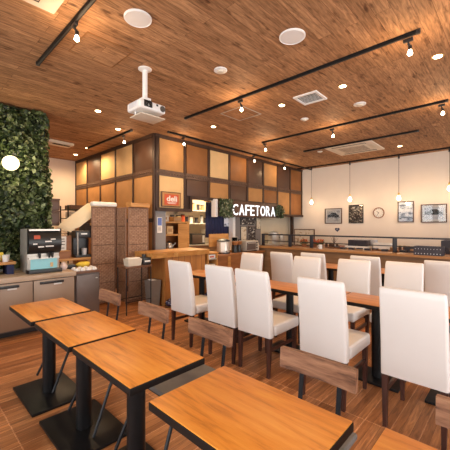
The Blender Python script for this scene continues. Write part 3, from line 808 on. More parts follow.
# ------------------------------------------------------------------ wicker screen
def weave_panel(W, H, parent, y=0.0):
    mb = MB()
    nb = 5; gap = .014; bh = (H - .06) / nb
    for b in range(nb):
        z0 = .05 + b * bh; rows_ = int((bh - gap) / .029)
        cols = 10; cw = (W - .05) / cols
        for r in range(rows_):
            z = z0 + gap + r * .029
            for c in range(cols):
                s = 1 if (r + c) % 2 else -1
                x = -W / 2 + .025 + (c + .5) * cw
                vs = bmesh.ops.create_cube(mb.bm, size=1)['verts']
                mb._x(vs, Matrix.LocRotScale(Vector((x, y + s * .005, z + .0145)), Euler((0, 0, .06 * s)), Vector((cw * .90, .009, .026))))
    return mb.build('wicker_weave', 'wicker', parent, smooth=False)
def screen_panel(t, W, H, p, rz):
    e = MB()
    for sx in (-1, 1): e.cyl((sx * (W / 2 - .012), 0, 0), (sx * (W / 2 - .012), 0, H), .014, n=10)
    for z in (.045, H - .012): e.cyl((-W / 2, 0, z), (W / 2, 0, z), .012, n=10)
    nb = 5; bh = (H - .06) / nb
    for b in range(1, nb): e.cyl((-W / 2, 0, .055 + b * bh), (W / 2, 0, .055 + b * bh), .005, n=8)
    f = e.build('panel_frame', 'screen_frame', t); f.location = p; f.rotation_euler = (0, 0, rz)
    w = weave_panel(W, H, f)
    MB().span((-W / 2 + .02, .006, .05), (W / 2 - .02, .009, H - .02)).build('lining', 'wicker_frame', f)
t = thing('wicker_screen', 'folding brown wicker screen standing between cabinet and counter', 'room divider', (2.28, 5.36, 0))
def seg(t, a, b, H=1.74):
    a, b = Vector(a), Vector(b); d = b - a
    screen_panel(t, d.length - .01, H, ((a.x + b.x) / 2, (a.y + b.y) / 2, 0), math.atan2(d.y, d.x))
seg(t, (0, 0), (.46, .02)); seg(t, (.48, .02), (.53, -.24)); seg(t, (.55, -.25), (.98, -.25))
t = thing('white_roll', 'white paper roll lying on top of the wicker screen', 'roll', (2.50, 5.37, 1.748), 0.03)
MB().box((.01, 0, .04), (.45, .14, .08), .034, seg=4).build('roll', 'paper', t)
t = thing('wooden_stool_tray', 'small orange wooden box tray on top of the wicker screen by the grey pillar', 'box', (3.05, 5.13, 1.748), -.05)
f = MB(); f.span((-.19, -.10, .0), (.19, .10, .012)); f.span((-.19, -.10, .012), (-.175, .10, .09)); f.span((.175, -.10, .012), (.19, .10, .09)); f.span((-.175, .085, .012), (.175, .10, .07)); f.span((-.175, -.10, .012), (.175, -.085, .07))
f.build('tray', 'oak', t)

# side table with tubs, waste bin
t = thing('side_table', 'thin-legged black side table with a brown top before the wicker screen', 'table', (2.67, 4.60, 0))
MB().span((-.24, -.16, .735), (.24, .16, .76), .004).build('table_top', 'side_top', t)
for sx in (-1, 1):
    for sy in (-1, 1): MB().cyl((sx * .22, sy * .14, 0), (sx * .22, sy * .14, .735), .009, n=10).build('leg', 'iron', t)
for sy in (-.14, .14): MB().cyl((-.22, sy, .2), (.22, sy, .2), .007, n=8).build('stretcher', 'iron', t)
t = thing('cream_tub', 'cream oblong tub on the thin-legged side table', 'tub', (2.62, 4.57, .76))
MB().sweep([[(-.11, -.07, 0), (.11, -.07, 0), (.11, .07, 0), (-.11, .07, 0)], [(-.125, -.085, .115), (.125, -.085, .115), (.125, .085, .115), (-.125, .085, .115)]]).build('tub', 'cream', t)
MB().span((-.10, -.06, .115), (.10, .06, .13), .004).build('napkins', 'paper', t)
t = thing('condiment_holder', 'black holder with a white card on the side table beside the cream tub', 'holder', (2.83, 4.55, .76))
MB().span((-.07, -.08, 0), (.07, .08, .12), .006).build('box', 'black', t)
MB().cyl((0, .03, .12), (0, .03, .17), .035).build('jar_lid', 'black', t)
MB().span((-.05, -.085, .05), (.055, -.08, .075)).build('label_card', 'paper', t)
t = thing('waste_bin', 'grey waste bin on the floor under the counter overhang', 'bin', (3.06, 4.66, 0))
MB().sweep([[(-.08, -.08, 0), (.08, -.08, 0), (.08, .08, 0), (-.08, .08, 0)], [(-.105, -.105, .46), (.105, -.105, .46), (.105, .105, .46), (-.105, .105, .46)]]).build('bin', 'bin', t)
MB().box((-.02, -.02, .465), (.13, .10, .012), .004, rot=(.1, .1, .2)).build('bin_liner', 'paper', t)
for x, y, lb in ((3.30, 4.38, 'navy patterned cloth bundle on the floor beside the grey bin'), (4.12, 4.30, 'navy patterned cloth bundle on the floor before the counter end')):
    t = thing('cloth_bundle', lb, 'cloth', (x, y, 0), 0, 'navy patterned bundles on the floor')
    MB().sph((0, 0, .075), .14, (1.15, .8, .54), 20).sph((.06, .02, .11), .09, (1.2, .9, .6), 16).build('bundle', 'navy_dots', t)

# ------------------------------------------------------------------ serving counter
t = thing('deli_counter', 'orange timber counter with vertical boards and a thick live-edge top', 'counter', (0, 0, 0))
MB().span((3.20, 4.50, 0), (4.16, 4.98, .86)).build('cladding', 'oak_v', t)
n = 22; rows = []
for k in range(n):
    x = 2.90 + 1.30 * k / (n - 1)
    w = 4.40 + .018 * math.sin(k * 1.3) + .012 * math.sin(k * 2.9); b = w + .03 + .01 * math.sin(k * 2.1)
    rows.append([(x, w, .945), (x, b, .855), (x, 4.99, .86), (x, 4.99, .95)])
MB().sweep(rows).build('slab_top', 'oak', t, angle=50)
t = thing('shelf_unit', 'narrow wooden end shelf with white racks beside the live-edge counter', 'shelf', (4.37, 4.74, 0))
for x in (-.13, .13): MB().span((x - .015, -.24, 0), (x + .015, .24, .84)).build('side_panel', 'oak', t)
for z in (.05, .3, .52, .72): MB().span((-.115, -.24, z), (.115, .24, z + .02)).build('shelf', 'steel', t)
MB().span((-.15, -.26, .84), (.15, .25, .87), .004).build('top', 'oak', t)
pk0 = None
for z in (.32, .54, .74):
    lb = 'one of the white packets on the racks of the narrow end shelf'
    if pk0 is None:
        pk0 = thing('packet', lb, 'packet', (4.37, 4.62, z), 0, 'white packets in the end shelf')
        MB().span((-.10, -.09, 0), (.10, .09, .08), .01).build('packet', 'paper', pk0)
        MB().span((-.06, -.092, .02), (.06, -.088, .05)).build('label_print', 'red', pk0)
    else: dup(pk0, (4.37, 4.62, z), 0, lb)
t = thing('till_counter', 'red-brown timber counter running under the lit sign', 'counter', (0, 0, 0))
MB().span((4.56, 4.55, 0), (6.14, 4.98, .76)).build('body', 'oak_red', t)
for x in (4.9, 5.35, 5.8): MB().span((x - .04, 4.53, .02), (x + .04, 4.55, .74)).build('pilaster', 'oak', t)
MB().span((4.54, 4.50, .76), (6.15, 5.02, .80), .004).build('worktop', 'oak_red', t)
t = thing('drinks_urn', 'round steel drinks urn with a white label on the till counter', 'urn', (4.88, 4.70, .80), -PI / 4)
MB().lathe([(.13, 0), (.14, .01), (.14, .25), (.13, .27), (.001, .275)], n=32).build('body', 'steel', t)
MB().lathe([(.145, .265), (.145, .285), (.09, .31), (.03, .32), (.001, .33)], n=32).build('lid', 'black', t)
MB().lathe([(.145, 0), (.145, .03), (.135, .03), (.135, 0)], n=32).build('base_ring', 'black', t)
MB().span((-.055, -.148, .05), (.035, -.118, .24)).build('label', 'paper', t)
MB().cyl((.07, -.13, .05), (.07, -.17, .05), .014).build('tap', 'black', t)
t = thing('till_screen', 'wooden-backed till screen standing behind the steel urn', 'till', (5.00, 4.93, .80))
MB().span((-.32, -.02, .14), (.28, .02, .42), .006).build('back_board', 'oak', t)
MB().span((-.10, -.06, 0), (.10, .05, .02)).span((-.03, -.015, .02), (.03, .015, .15)).build('stand', 'black', t)
t = thing('cake_dome', 'clear glass display case beside the till screen', 'display case', (5.39, 4.905, .80))
MB().span((-.11, -.09, .0), (.11, .09, .03), .003).build('base', 'oak', t)
f = MB()
for sx in (-.105, .105):
    for sy in (-.085, .085): f.span((sx - .005, sy - .005, .03), (sx + .005, sy + .005, .33))
f.span((-.11, -.09, .33), (.11, .09, .34)); f.build('frame', 'steel', t)
MB().span((-.10, -.088, .03), (.10, -.085, .33)).build('front_pane', 'glass', t)
for x, y, lb in ((5.20, 4.64, 'wooden-topped coffee grinder next to the steel urn'), (5.37, 4.68, 'wooden-topped coffee grinder next to the steel toaster oven')):
    t = thing('coffee_grinder', lb, 'grinder', (x, y, .80), 0, 'coffee grinders on the till counter')
    MB().lathe([(.065, 0), (.07, .02), (.045, .12), (.05, .17)], n=20).build('body', 'black', t)
    MB().lathe([(.05, .17), (.07, .20), (.075, .25), (.001, .255)], n=20).build('hopper', 'oak_red', t)
    MB().cyl((0, 0, .255), (0, 0, .29), .012).cyl((0, 0, .28), (.08, 0, .285), .006).build('crank', 'iron', t)
t = thing('toaster_oven', 'grey steel toaster oven on the till counter below the menu boards', 'oven', (5.74, 4.74, .80))
MB().span((-.22, -.16, .02), (.22, .18, .25), .008).build('body', 'steel', t)
d = MB().span((-.20, -.175, .04), (.12, -.16, .21), .004).build('door', 'taupe_dark', t)
MB().span((-.17, -.195, .185), (.09, -.175, .20)).build('handle', 'steel', d)
for z in (.08, .14, .2): MB().cyl((.17, -.16, z), (.17, -.18, z), .016).build('knob', 'black', t)
for sx in (-.19, .19): MB().span((sx - .02, -.14, 0), (sx + .02, .16, .02)).build('foot', 'black', t)
for i, (x, m, lb) in enumerate(((6.015, 'paper', 'white syrup bottle next to the steel toaster oven'), (6.10, 'cream', 'cream syrup bottle at the post end of the till counter'))):
    t = thing('syrup_bottle', lb, 'bottle', (x, 4.70, .80), 0, 'syrup bottles on the till counter')
    MB().lathe([(.036, 0), (.036, .16), (.014, .20), (.014, .24)], n=18).build('body', m, t)
    MB().lathe([(.016, .24), (.016, .265), (.001, .266)], n=14).build('cap', 'black', t)

# menu boards on the grey wall
def board(x0, x1, z0, z1, m, lb, fr='black'):
    t = thing('menu_board', lb, 'menu board', ((x0 + x1) / 2, 5.26, z0), 0, 'menu boards under the sign')
    w, h = x1 - x0, z1 - z0
    MB().span((-w / 2, -.015, 0), (w / 2, 0, h)).build('backboard', fr, t)
    MB().span((-w / 2 + .015, -.018, .015), (w / 2 - .015, -.015, h - .015)).build('print', m, t)
board(6.10, 6.72, 1.42, 1.62, 'art_e', 'wide dark menu board with pale lines directly under the sign')
board(6.10, 6.34, .98, 1.39, 'art_f', 'tall cream menu card under the wide dark board')
board(6.40, 6.72, .96, 1.39, 'art_e', 'dark brown menu board beside the cream card', 'panel_brown')
board(6.75, 6.96, 1.30, 1.62, 'art_f', 'small patterned menu sheet at the niche edge of the grey wall')

# kitchen shelf, curtain and clutter
t = thing('kitchen_shelf', 'open orange wooden shelf unit behind the live-edge counter', 'shelf', (3.98, 5.52, 0))
for x in (-.44, .46): MB().span((x - .03, -.16, .0), (x + .03, .16, 1.50)).build('side_panel', 'oak', t)
MB().span((.18, -.165, .9), (.43, -.15, 1.45)).build('front_panel', 'oak', t)
for z in (.45, .86, 1.19, 1.46): MB().span((-.41, -.16, z), (.43, .16, z + .035)).build('shelf', 'oak', t)
MB().span((-.41, .14, .9), (.43, .16, 1.46)).build('back_panel', 'oak_red', t)
t = thing('steel_kettle', 'steel kettle with a clear lid on the lower kitchen shelf', 'kettle', (3.99, 5.46, .895))
MB().lathe([(.07, 0), (.085, .03), (.075, .11), (.045, .15)], n=24).build('body', 'steel', t)
MB().lathe([(.045, .15), (.03, .17), (.008, .175), (.008, .195), (.001, .196)], n=20).build('lid', 'black', t)
MB().cyl((.07, -.02, .05), (.14, -.05, .14), .012, .008).build('spout', 'steel', t)
for x, z, w, h, m, lb in ((3.74, 1.226, .13, .20, 'paper', 'white bag standing on the middle kitchen shelf'), (3.96, 1.226, .16, .17, 'panel_pale', 'pale straw box on the middle kitchen shelf'),
                          (3.70, .896, .15, .16, 'cardboard', 'brown carton on the lower kitchen shelf beside the kettle'), (3.78, 1.496, .30, .13, 'cream', 'cream carton lying on top of the kitchen shelf'),
                          (4.16, 1.496, .22, .10, 'panel_tan', 'tan carton lying on top of the kitchen shelf')):
    t = thing('shelf_box', lb, 'box', (x, 5.46, z), .06, 'boxes on the kitchen shelf')
    MB().span((-w / 2, -.08, 0), (w / 2, .08, h), .006).build('body', m, t)
    MB().span((-w / 3, -.083, h * .3), (w / 3, -.079, h * .7)).build('label_print', 'cardboard' if m != 'cardboard' else 'paper', t)
rows = []
cu = MB(); top, bot = [], []
for k in range(60):
    x = 5.02 + .84 * k / 59
    top.append(cu.bm.verts.new((x, 5.42 + .012 * math.sin(k * .95), 1.97))); bot.append(cu.bm.verts.new((x, 5.42 + .03 * math.sin(k * .95), 1.12)))
for k in range(59): cu.bm.faces.new((top[k], top[k + 1], bot[k + 1], bot[k]))
t = thing('noren_curtain', 'navy pleated curtain hanging in the kitchen doorway beside the sign', 'curtain', (0, 0, 0))
o = cu.build('cloth', 'navy', t); so = o.modifiers.new('thickness', 'SOLIDIFY'); so.thickness = .004
MB().cyl((4.98, 5.42, 1.985), (5.90, 5.42, 1.985), .012).build('curtain_rod', 'oak_red', t)
sn = MB().span((5.62, 5.375, 1.38), (5.85, 5.385, 1.60)).build('notice_sheet', 'art_c', t)
t = thing('kitchen_counter', 'steel kitchen counter along the cream wall', 'counter', (5.9, 6.70, 0))
MB().span((-1.2, -.25, 0), (1.0, .28, .84)).build('body', 'taupe', t)
MB().span((-1.22, -.28, .84), (1.02, .29, .88), .004).build('worktop', 'steel', t)
t = thing('microwave', 'black microwave oven on the steel kitchen counter', 'microwave', (5.72, 6.66, .88))
MB().span((-.25, -.2, 0), (.25, .2, .30), .01).build('body', 'black', t)
MB().span((-.23, -.215, .03), (.12, -.2, .27), .004).build('door', 'taupe_dark', t)
MB().span((.14, -.21, .05), (.22, -.2, .25)).build('keypad', 'greywhite', t)
t = thing('espresso_machine', 'steel espresso machine on top of the shelf unit beside the kitchen doorway', 'coffee machine', (6.35, 6.66, .88))
MB().span((-.22, -.2, .0), (.22, .2, .06), .006).span((-.22, 0, .06), (.22, .2, .40)).span((-.22, -.2, .30), (.22, 0, .42), .01).build('body', 'steel', t)
for x in (-.1, .1): MB().cyl((x, -.14, .30), (x, -.14, .25), .03).cyl((x, -.14, .265), (x, -.28, .255), .012).build('group_handle', 'black', t)
t['label'] = 'steel espresso machine on the steel kitchen counter beside the microwave'
for z, y in ((1.45, 6.85), (1.82, 6.85)):
    t = thing('wall_shelf', 'white kitchen wall shelf, %s of the pair above the steel counter' % ('lower' if z < 1.6 else 'upper'), 'shelf', (5.9, y, z), 0, 'kitchen wall shelves')
    MB().span((-.9, -.15, 0), (.9, .148, .025)).build('board', 'paper', t)
    for x in (-.6, .6): MB().prism([(x, .145, 0), (x, -.1, 0), (x, .145, -.12)], (.015, 0, 0)).build('bracket', 'steel', t)
rr = random.Random(5)
cols = ['paper', 'greywhite', 'cream', 'cardboard', 'panel_pale', 'red', 'crate']
for z in (1.476, 1.846):
    x = 5.1
    while x < 6.7:
        r = rr.uniform(.04, .065); h = rr.uniform(.12, .22); m = rr.choice(cols)
        t = thing('canister', 'one of the mixed canisters crowded on the kitchen wall shelves', 'canister', (x, 6.84, z), 0, 'canisters on the kitchen wall shelves')
        MB().lathe([(r, 0), (r, h), (r * .8, h + .005)], n=16).build('body', m, t)
        MB().lathe([(r * 1.04, h), (r * 1.04, h + .025), (.001, h + .026)], n=16).build('lid', 'black', t)
        x += r * 2 + rr.uniform(.04, .12)

# lit shop sign
t = thing('shop_sign', 'dark sign board with glowing white capital letters between clumps of leaves', 'sign', (0, 0, 0))
MB().span((4.95, 4.975, 1.62), (7.55, 5.0, 2.0), .004).build('sign_board', 'panel_brown', t)
for x in (5.2, 6.4, 7.4): MB().span((x - .03, 4.998, 1.80), (x + .03, 5.045, 1.99)).build('bracket', 'iron', t)
x = 5.50; word = 'CAFETORA'; W = 1.80
adv = dict(C=.70, A=.72, F=.60, E=.62, T=.66, O=.76, R=.68)
tot = sum(adv[c] for c in word); x = 5.47
for c in word:
    w = adv[c] / tot * W
    text_mesh('letter', c, 'letters', t, w * .80, .265, .012, (x + w * .10, 4.975, 1.66), (PI / 2, 0, 0), .0)
    x += w
ff = MB()
for k in range(420):
    leaf(ff, (rnd.uniform(4.99, 5.46), 4.965 - rnd.uniform(0, .06), rnd.uniform(1.60, 2.02)), rnd.uniform(.04, .075), (rnd.gauss(0, .6), -1, rnd.gauss(.2, .6)), rnd.uniform(0, 6.28))
o = ff.build('leaf_clump', 'sprig', t, smooth=False); o['kind'] = 'stuff'
ff = MB()
for k in range(300):
    a = rnd.uniform(0, 6.28); r = math.sqrt(rnd.random())
    leaf(ff, (7.42 + r * .21 * math.cos(a), 4.965 - rnd.uniform(0, .09), 1.79 + r * .19 * math.sin(a)), rnd.uniform(.04, .075), (rnd.gauss(0, .6), -1, rnd.gauss(.2, .6)), rnd.uniform(0, 6.28))
o = ff.build('leaf_clump', 'sprig', t, smooth=False); o['kind'] = 'stuff'
t = thing('white_speaker', 'white box speaker at the leafy end of the sign board', 'speaker', (4.885, 4.96, 1.60))
MB().span((-.035, -.05, 0), (.035, .085, .40), .008).build('cabinet', 'white', t)
MB().span((-.028, -.055, .03), (.028, -.05, .37)).build('grille', 'greywhite', t)
# deli sign
t = thing('deli_sign', 'wood-framed red and cream deli sign on the pale corner panel', 'sign', (3.715, BY - .018, 1.775), 0)
MB().span((-.235, -.03, 0), (.235, 0, .30), .004).build('frame', 'frame_wood', t)
MB().span((-.215, -.034, .02), (.215, -.03, .28)).build('face', 'panel_tan', t)
MB().span((-.17, -.038, .04), (.175, -.034, .25)).build('red_panel', 'red', t)
text_mesh('lettering', 'deli', 'paper', t, .25, .11, .006, (-.12, -.038, .11), (PI / 2, 0, 0), .02)
v = MB()
for z, a, b in ((.085, -.11, .12), (.065, -.09, .10)): v.span((a, -.041, z), (b, -.038, z + .008))
v.build('small_lettering', 'paper', t)
t = thing('pillar_notice', 'blue and white notice sheet stuck on the grey pillar', 'notice', (3.475, BY + .01, 1.27))
MB().span((-.055, -.006, 0), (.055, 0, .30)).build('sheet', 'paper', t)
MB().span((-.045, -.009, .14), (.045, -.006, .29)).build('blue_panel', 'sign_blue', t)
v = MB()
for z in (.03, .055, .08, .105): v.span((-.04, -.008, z), (.035, -.006, z + .010))
v.build('small_lettering', 'bin', t)

# ------------------------------------------------------------------ ledge wall, rail, goods
slab('wall_ledge', 'ledge_face', (6.22, -2.2, 0), (6.52, 4.84, .86), 'low brown partition wall before the goods table')
slab('trim_2', 'ledge', (6.16, -2.25, .86), (6.56, 4.88, .90), 'wooden ledge on the low partition', 'trim')
t = thing('guard_rail', 'dark slate guard rail standing on the wooden ledge', 'railing', (6.47, 0, .90))
for y in (4.80, 4.0, 3.44, 1.72, -.4): MB().span((-.025, y - .035, 0), (.025, y + .035, .265), .003).build('post', 'rail', t)
MB().span((-.022, -2.0, .265), (.022, 4.84, .295), .003).build('top_rail', 'rail', t)
MB().cyl((0, -2.0, .12), (0, 4.80, .12), .009, n=10).build('lower_rail', 'rail', t)
t = thing('goods_table', 'long brown display table against the white picture wall', 'table', (7.75, 1.6, 0))
MB().span((-.96, -3.4, .80), (.85, 2.95, .85), .005).build('table_top', 'oak_red', t)
for sx in (-.75, .8):
    for sy in (-3.3, -1.2, .9, 2.9): MB().span((sx - .04, sy - .04, 0), (sx + .04, sy + .04, .80)).build('leg', 'oak_red', t)
def crate(x, y, z, sx, sy, sz, m, lb, name='crate', grp='crates and boxes on the goods table', inner=None):
    t = thing(name, lb, 'box', (x, y, z), 0, grp)
    MB().span((-sx / 2, -sy / 2, 0), (sx / 2, sy / 2, .012)).build('base', m, t)
    w = .012; f = MB()
    f.span((-sx / 2, -sy / 2, .012), (-sx / 2 + w, sy / 2, sz)); f.span((sx / 2 - w, -sy / 2, .012), (sx / 2, sy / 2, sz))
    f.span((-sx / 2 + w, -sy / 2, .012), (sx / 2 - w, -sy / 2 + w, sz)); f.span((-sx / 2 + w, sy / 2 - w, .012), (sx / 2 - w, sy / 2, sz))
    f.build('sides', m, t)
    if inner:
        MB().span((-sx / 2 + .02, -sy / 2 + .02, .012), (sx / 2 - .02, sy / 2 - .02, sz * .85), .01).build('contents', inner, t)
    return t
t = crate(6.30, 1.14, .90, .22, .42, .15, 'crate', 'black studded crate standing on the wooden ledge', grp='crate on the ledge', inner='black')
for z, w in ((.03, .014), (.11, .010)):
    for k in range(9): MB().box((-.112, -.18 + k * .045, z), (.004, w, w)).build('stud', 'greywhite', t)
crate(7.35, 2.72, .85, .34, .50, .09, 'paper', 'white open-top box of dark goods under the guard rail', inner='crate')
crate(7.70, 2.72, .85, .2, .56, .22, 'greywhite', 'pale upright display box behind the white box of dark goods', inner='black')
crate(7.45, 2.20, .85, .34, .34, .17, 'paper', 'white box with a blue-grey lining beside the guard rail post', inner='greywhite')
crate(7.20, 1.52, .85, .30, .36, .12, 'crate', 'dark flat crate on the goods table by the rail post', inner='black')
crate(7.55, .88, .85, .4, .5, .26, 'crate', 'dark tall crate at the window end of the goods table', inner='bin')
for i, (y, l, m, lb) in enumerate(((3.16, .36, 'side_top', 'dark wooden tray on the goods table behind the flowers'), (2.78, .34, 'cardboard', 'brown card tray in front of the white box'), (2.0, .42, 'oak_red', 'red-brown tray behind the guard rail post'))):
    crate(7.04, y, .85, .20, l, .05, m, lb, 'goods_tray', 'flat trays on the goods table', inner='art_f' if i else 'cardboard')
k0 = None
for i in range(14):
    y = 2.50 + i * .032
    lb = 'one of the thin dark books standing in the white open-top box'
    if k0 is None:
        k0 = thing('book', lb, 'book', (7.36, y, .94), 0, 'dark books in the white box')
        MB().span((-.10, -.012, -.008), (.10, .012, .135), .002).build('cover', 'crate', k0)
        MB().span((-.096, -.009, .135), (.096, .009, .136)).build('pages', 'paper', k0)
    else: dup(k0, (7.36, y, .94), 0, lb)
j0 = None
for i in range(12):
    y = 1.30 - .0 + [2.05, 2.12, 2.19, .33, .42, .51, .25, .0, -.1, 1.95, 2.26, .6][i]
    x = 7.40 + (i % 3) * .07
    lb = 'one of the small dark jars scattered along the goods table'
    if j0 is None:
        j0 = thing('jar', lb, 'jar', (x, y, .85), 0, 'small dark jars on the goods table')
        MB().lathe([(.028, 0), (.032, .01), (.032, .09), (.024, .10)], n=16).build('body', 'panel_brown', j0)
        MB().lathe([(.027, .10), (.027, .125), (.001, .126)], n=16).build('lid', 'brass', j0)
    else: dup(j0, (x, y, .85), 0, lb)
g0 = {}
gr = random.Random(21)
y = .70
while y < 3.05:
    m = gr.choice(['crate', 'panel_brown', 'cardboard', 'panel_honey', 'oak_red', 'black', 'paper'])
    if m not in g0:
        g = thing('gift_box', 'one of the small mixed boxes lined up along the front of the goods table', 'box', (6.86, y, .85), 0, 'small boxes along the goods table front')
        h = gr.uniform(.07, .13)
        MB().span((-.05, -.05, 0), (.05, .05, h), .003).build('body', m, g)
        MB().span((-.053, -.053, h - .02), (.053, .053, h + .002), .002).build('lid', gr.choice(['panel_brown', 'cardboard', 'crate']), g)
        g0[m] = g
    else: dup(g0[m], (6.86, y, .85), 0)
    y += gr.uniform(.115, .19)
rr = random.Random(11)
for i, (x, y, lb) in enumerate(((7.10, 3.98, 'pot of red flowers beside the leaning frame'), (7.22, 3.76, 'pot of red and orange flowers, middle of three'), (7.12, 3.55, 'pot of orange flowers beside the dark tray'))):
    t = thing('potted_flowers', lb, 'potted plant', (x, y, .85), 0, 'potted flowers on the goods table')
    MB().lathe([(.045, 0), (.065, .09), (.068, .10), (.055, .095)], n=18).build('pot', 'terracotta', t)
    a = MB(); b = MB()
    for k in range(60):
        leaf(a, (rr.uniform(-.07, .07), rr.uniform(-.07, .07), rr.uniform(.09, .17)), .05, (rr.gauss(0, 1), rr.gauss(0, 1), 1), rr.uniform(0, 6))
    for k in range(70):
        leaf(b, (rr.uniform(-.08, .08), rr.uniform(-.075, .075), rr.uniform(.13, .21)), .04, (rr.gauss(-.4, 1), rr.gauss(0, 1), .7), rr.uniform(0, 6))
    a.build('foliage', 'leaf', t, smooth=False); b.build('blossom', 'flower', t, smooth=False)
t = thing('dried_twigs', 'small jar of dried twigs on the goods table below the heart plaque', 'plant', (7.55, 3.40, .85))
MB().lathe([(.04, 0), (.05, .06), (.03, .10), (.034, .12)], n=18).build('jar', 'greywhite', t)
a = MB()
for k in range(9): a.cyl((0, 0, .1), (rr.gauss(0, .05), rr.gauss(0, .07), rr.uniform(.22, .32)), .005, .002, 6)
a.build('twig', 'leg_wood', t)
t = thing('mug', 'white mug on the wooden ledge next to the rail post', 'mug', (6.34, 3.16, .90))
MB().lathe([(.034, 0), (.038, .01), (.038, .09), (.034, .09), (.033, .012)], n=22).build('body', 'white', t)
a = MB()
for k in range(8):
    t0, t1 = -PI / 2 + PI * k / 8, -PI / 2 + PI * (k + 1) / 8
    a.cyl((0, .036 + .024 * math.cos(t0), .048 + .026 * math.sin(t0)), (0, .036 + .024 * math.cos(t1), .048 + .026 * math.sin(t1)), .005, n=8)
a.build('handle', 'white', t)
t = thing('leaning_frame', 'dark framed print standing on the goods table in the niche corner', 'picture', (7.62, 4.27, .85), 0)
f = MB()
w, h = .62, .46
for a_, b_ in (((-w / 2, 0), (w / 2, .025)), ((-w / 2, h - .025), (w / 2, h)), ((-w / 2, .025), (-w / 2 + .025, h - .025)), ((w / 2 - .025, .025), (w / 2, h - .025))): f.span((-.015, a_[0], a_[1]), (.012, b_[0], b_[1]))
f.build('frame', 'frame_wood', t)
MB().span((-.004, -w / 2 + .025, .025), (.006, w / 2 - .025, h - .025)).build('print', 'art_f', t)
MB().prism([(.012, -.1, .3), (.012, .1, .3), (.20, .1, 0), (.20, -.1, 0)], (.006, 0, .004)).build('easel_back', 'cardboard', t)
# niche pots
t = thing('niche_bench', 'steel bench with pots in the beige niche', 'bench', (7.2, 5.18, 0))
MB().span((-.18, -.22, .84), (1.2, .30, .88), .004).build('top', 'steel', t)
for x in (-.15, 1.15):
    for y in (-.19, .27): MB().span((x - .02, y - .02, 0), (x + .02, y + .02, .84)).build('leg', 'steel', t)
for x, r, h, lb in ((7.42, .15, .32, 'large steel stock pot behind the guard rail corner'), (7.80, .12, .24, 'smaller steel pot beside the large stock pot')):
    t = thing('stock_pot', lb, 'pot', (x, 5.14, .88), 0, 'steel pots in the niche')
    MB().lathe([(r * .97, 0), (r, .01), (r, h), (r * 1.04, h + .006), (r * .96, h + .004)], n=32).build('body', 'steel', t)
    MB().lathe([(r * 1.02, h + .006), (r * .6, h + .035), (.02, h + .045), (.02, h + .07), (.001, h + .072)], n=28).build('lid', 'steel', t)
    for s in (-1, 1): MB().box((s * (r + .02), 0, h * .75), (.05, .09, .015), .004).build('handle', 'black', t)

# ------------------------------------------------------------------ small square tables and their chairs
def make_table(name, L, W, H, m, lb, grp, post=.05, bx=.40, by=.57, loc=(0, 0, 0)):
    t = thing(name, lb, 'table', loc, 0, grp)
    MB().span((-W / 2 + .003, -L / 2 + .003, H - .012), (W / 2 - .003, L / 2 - .003, H), .0015).build('table_top', m, t)
    MB().span((-W / 2, -L / 2, H - .036), (W / 2, L / 2, H - .004), .002).build('edge_band', 'edge', t)
    MB().cyl((0, 0, .02), (0, 0, H - .05), post, n=28).build('column', 'iron', t)
    MB().span((-bx / 2, -by / 2, 0), (bx / 2, by / 2, .022), .005).build('base_plate', 'iron', t)
    MB().span((-W * .38, -.045, H - .052), (W * .38, .045, H - .036)).span((-.045, -L * .38, H - .052), (.045, L * .38, H - .036)).build('top_bracket', 'iron', t)
    return t
ty = [(.873, 2.885, 'small honey wood table closest to the ivy and fridge'), (.885, 2.20, 'small honey wood table, second from the fridge'),
      (.898, 1.53, 'small honey wood table, third from the fridge'), (.90, .75, 'honey wood table set apart at the end of the small table row'),
      (.945, .02, 'honey wood table cut off by the lower corner of the picture')]
T0 = make_table('cafe_table', .64, .435, .72, 'table', ty[0][2], 'small pedestal tables in a row', loc=(ty[0][0], ty[0][1], 0))
for x, y, lb in ty[1:]: dup(T0, (x, y, 0), 0, lb)

def make_slat_chair(lb, loc):
    t = thing('slat_back_chair', lb, 'chair', loc, 0, 'chairs with a plank back behind the small tables')
    # local: backrest at x = 0 (camera side), the seat towards -x
    bk = []
    for k in range(9):
        y = -.207 + .414 * k / 8; cx = .010 * (y / .207) ** 2 * -1
        bk.append([(cx - .014, y, .635), (cx + .016, y, .635), (cx + .023, y, .741), (cx - .007, y, .741)])
    MB().sweep(bk).build('backrest', 'back_wood', t, angle=40)
    MB().box((-.215, 0, .430), (.43, .42, .03), .012, seg=3).build('seat', 'seat_grey', t)
    for s in (-1, 1):
        MB().sweep([[(.004, s * .105 - .011, .40), (.013, s * .105 - .011, .40), (.013, s * .105 + .011, .40), (.004, s * .105 + .011, .40)],
                    [(.034, s * .105 - .012, .60), (.042, s * .105 - .012, .60), (.042, s * .105 + .012, .60), (.034, s * .105 + .012, .60)],
                    [(.042, s * .105 - .012, .70), (.050, s * .105 - .012, .70), (.050, s * .105 + .012, .70), (.042, s * .105 + .012, .70)]]).build('back_post', 'rod', t, angle=20)
        MB().cyl((-.42, s * .175, .42), (-.60, s * .215, .026), .0105, n=12).build('leg', 'rod', t)
        MB().cyl((-.01, s * .13, .42), (.06, s * .16, .004), .0105, n=12).build('leg', 'rod', t)
    MB().span((-.42, -.19, .405), (-.40, .19, .418)).span((-.09, -.19, .405), (-.07, .19, .418)).span((-.40, .17, .405), (-.09, .19, .418)).span((-.40, -.19, .405), (-.09, -.17, .418)).build('seat_frame', 'rod', t)
    return t
sc = [(1.48, 3.03, 'plank-back chair at the table closest to the ivy'), (1.48, 2.245, 'plank-back chair at the second small table from the fridge'),
      (1.48, 1.555, 'plank-back chair at the third small table from the fridge'), (1.48, .76, 'plank-back chair at the table set apart'),
      (1.48, .035, 'plank-back chair cut off by the picture edge')]
S0 = make_slat_chair(sc[0][2], (sc[0][0], sc[0][1], 0))
for x, y, lb in sc[1:]: dup(S0, (x, y, 0), 0, lb)

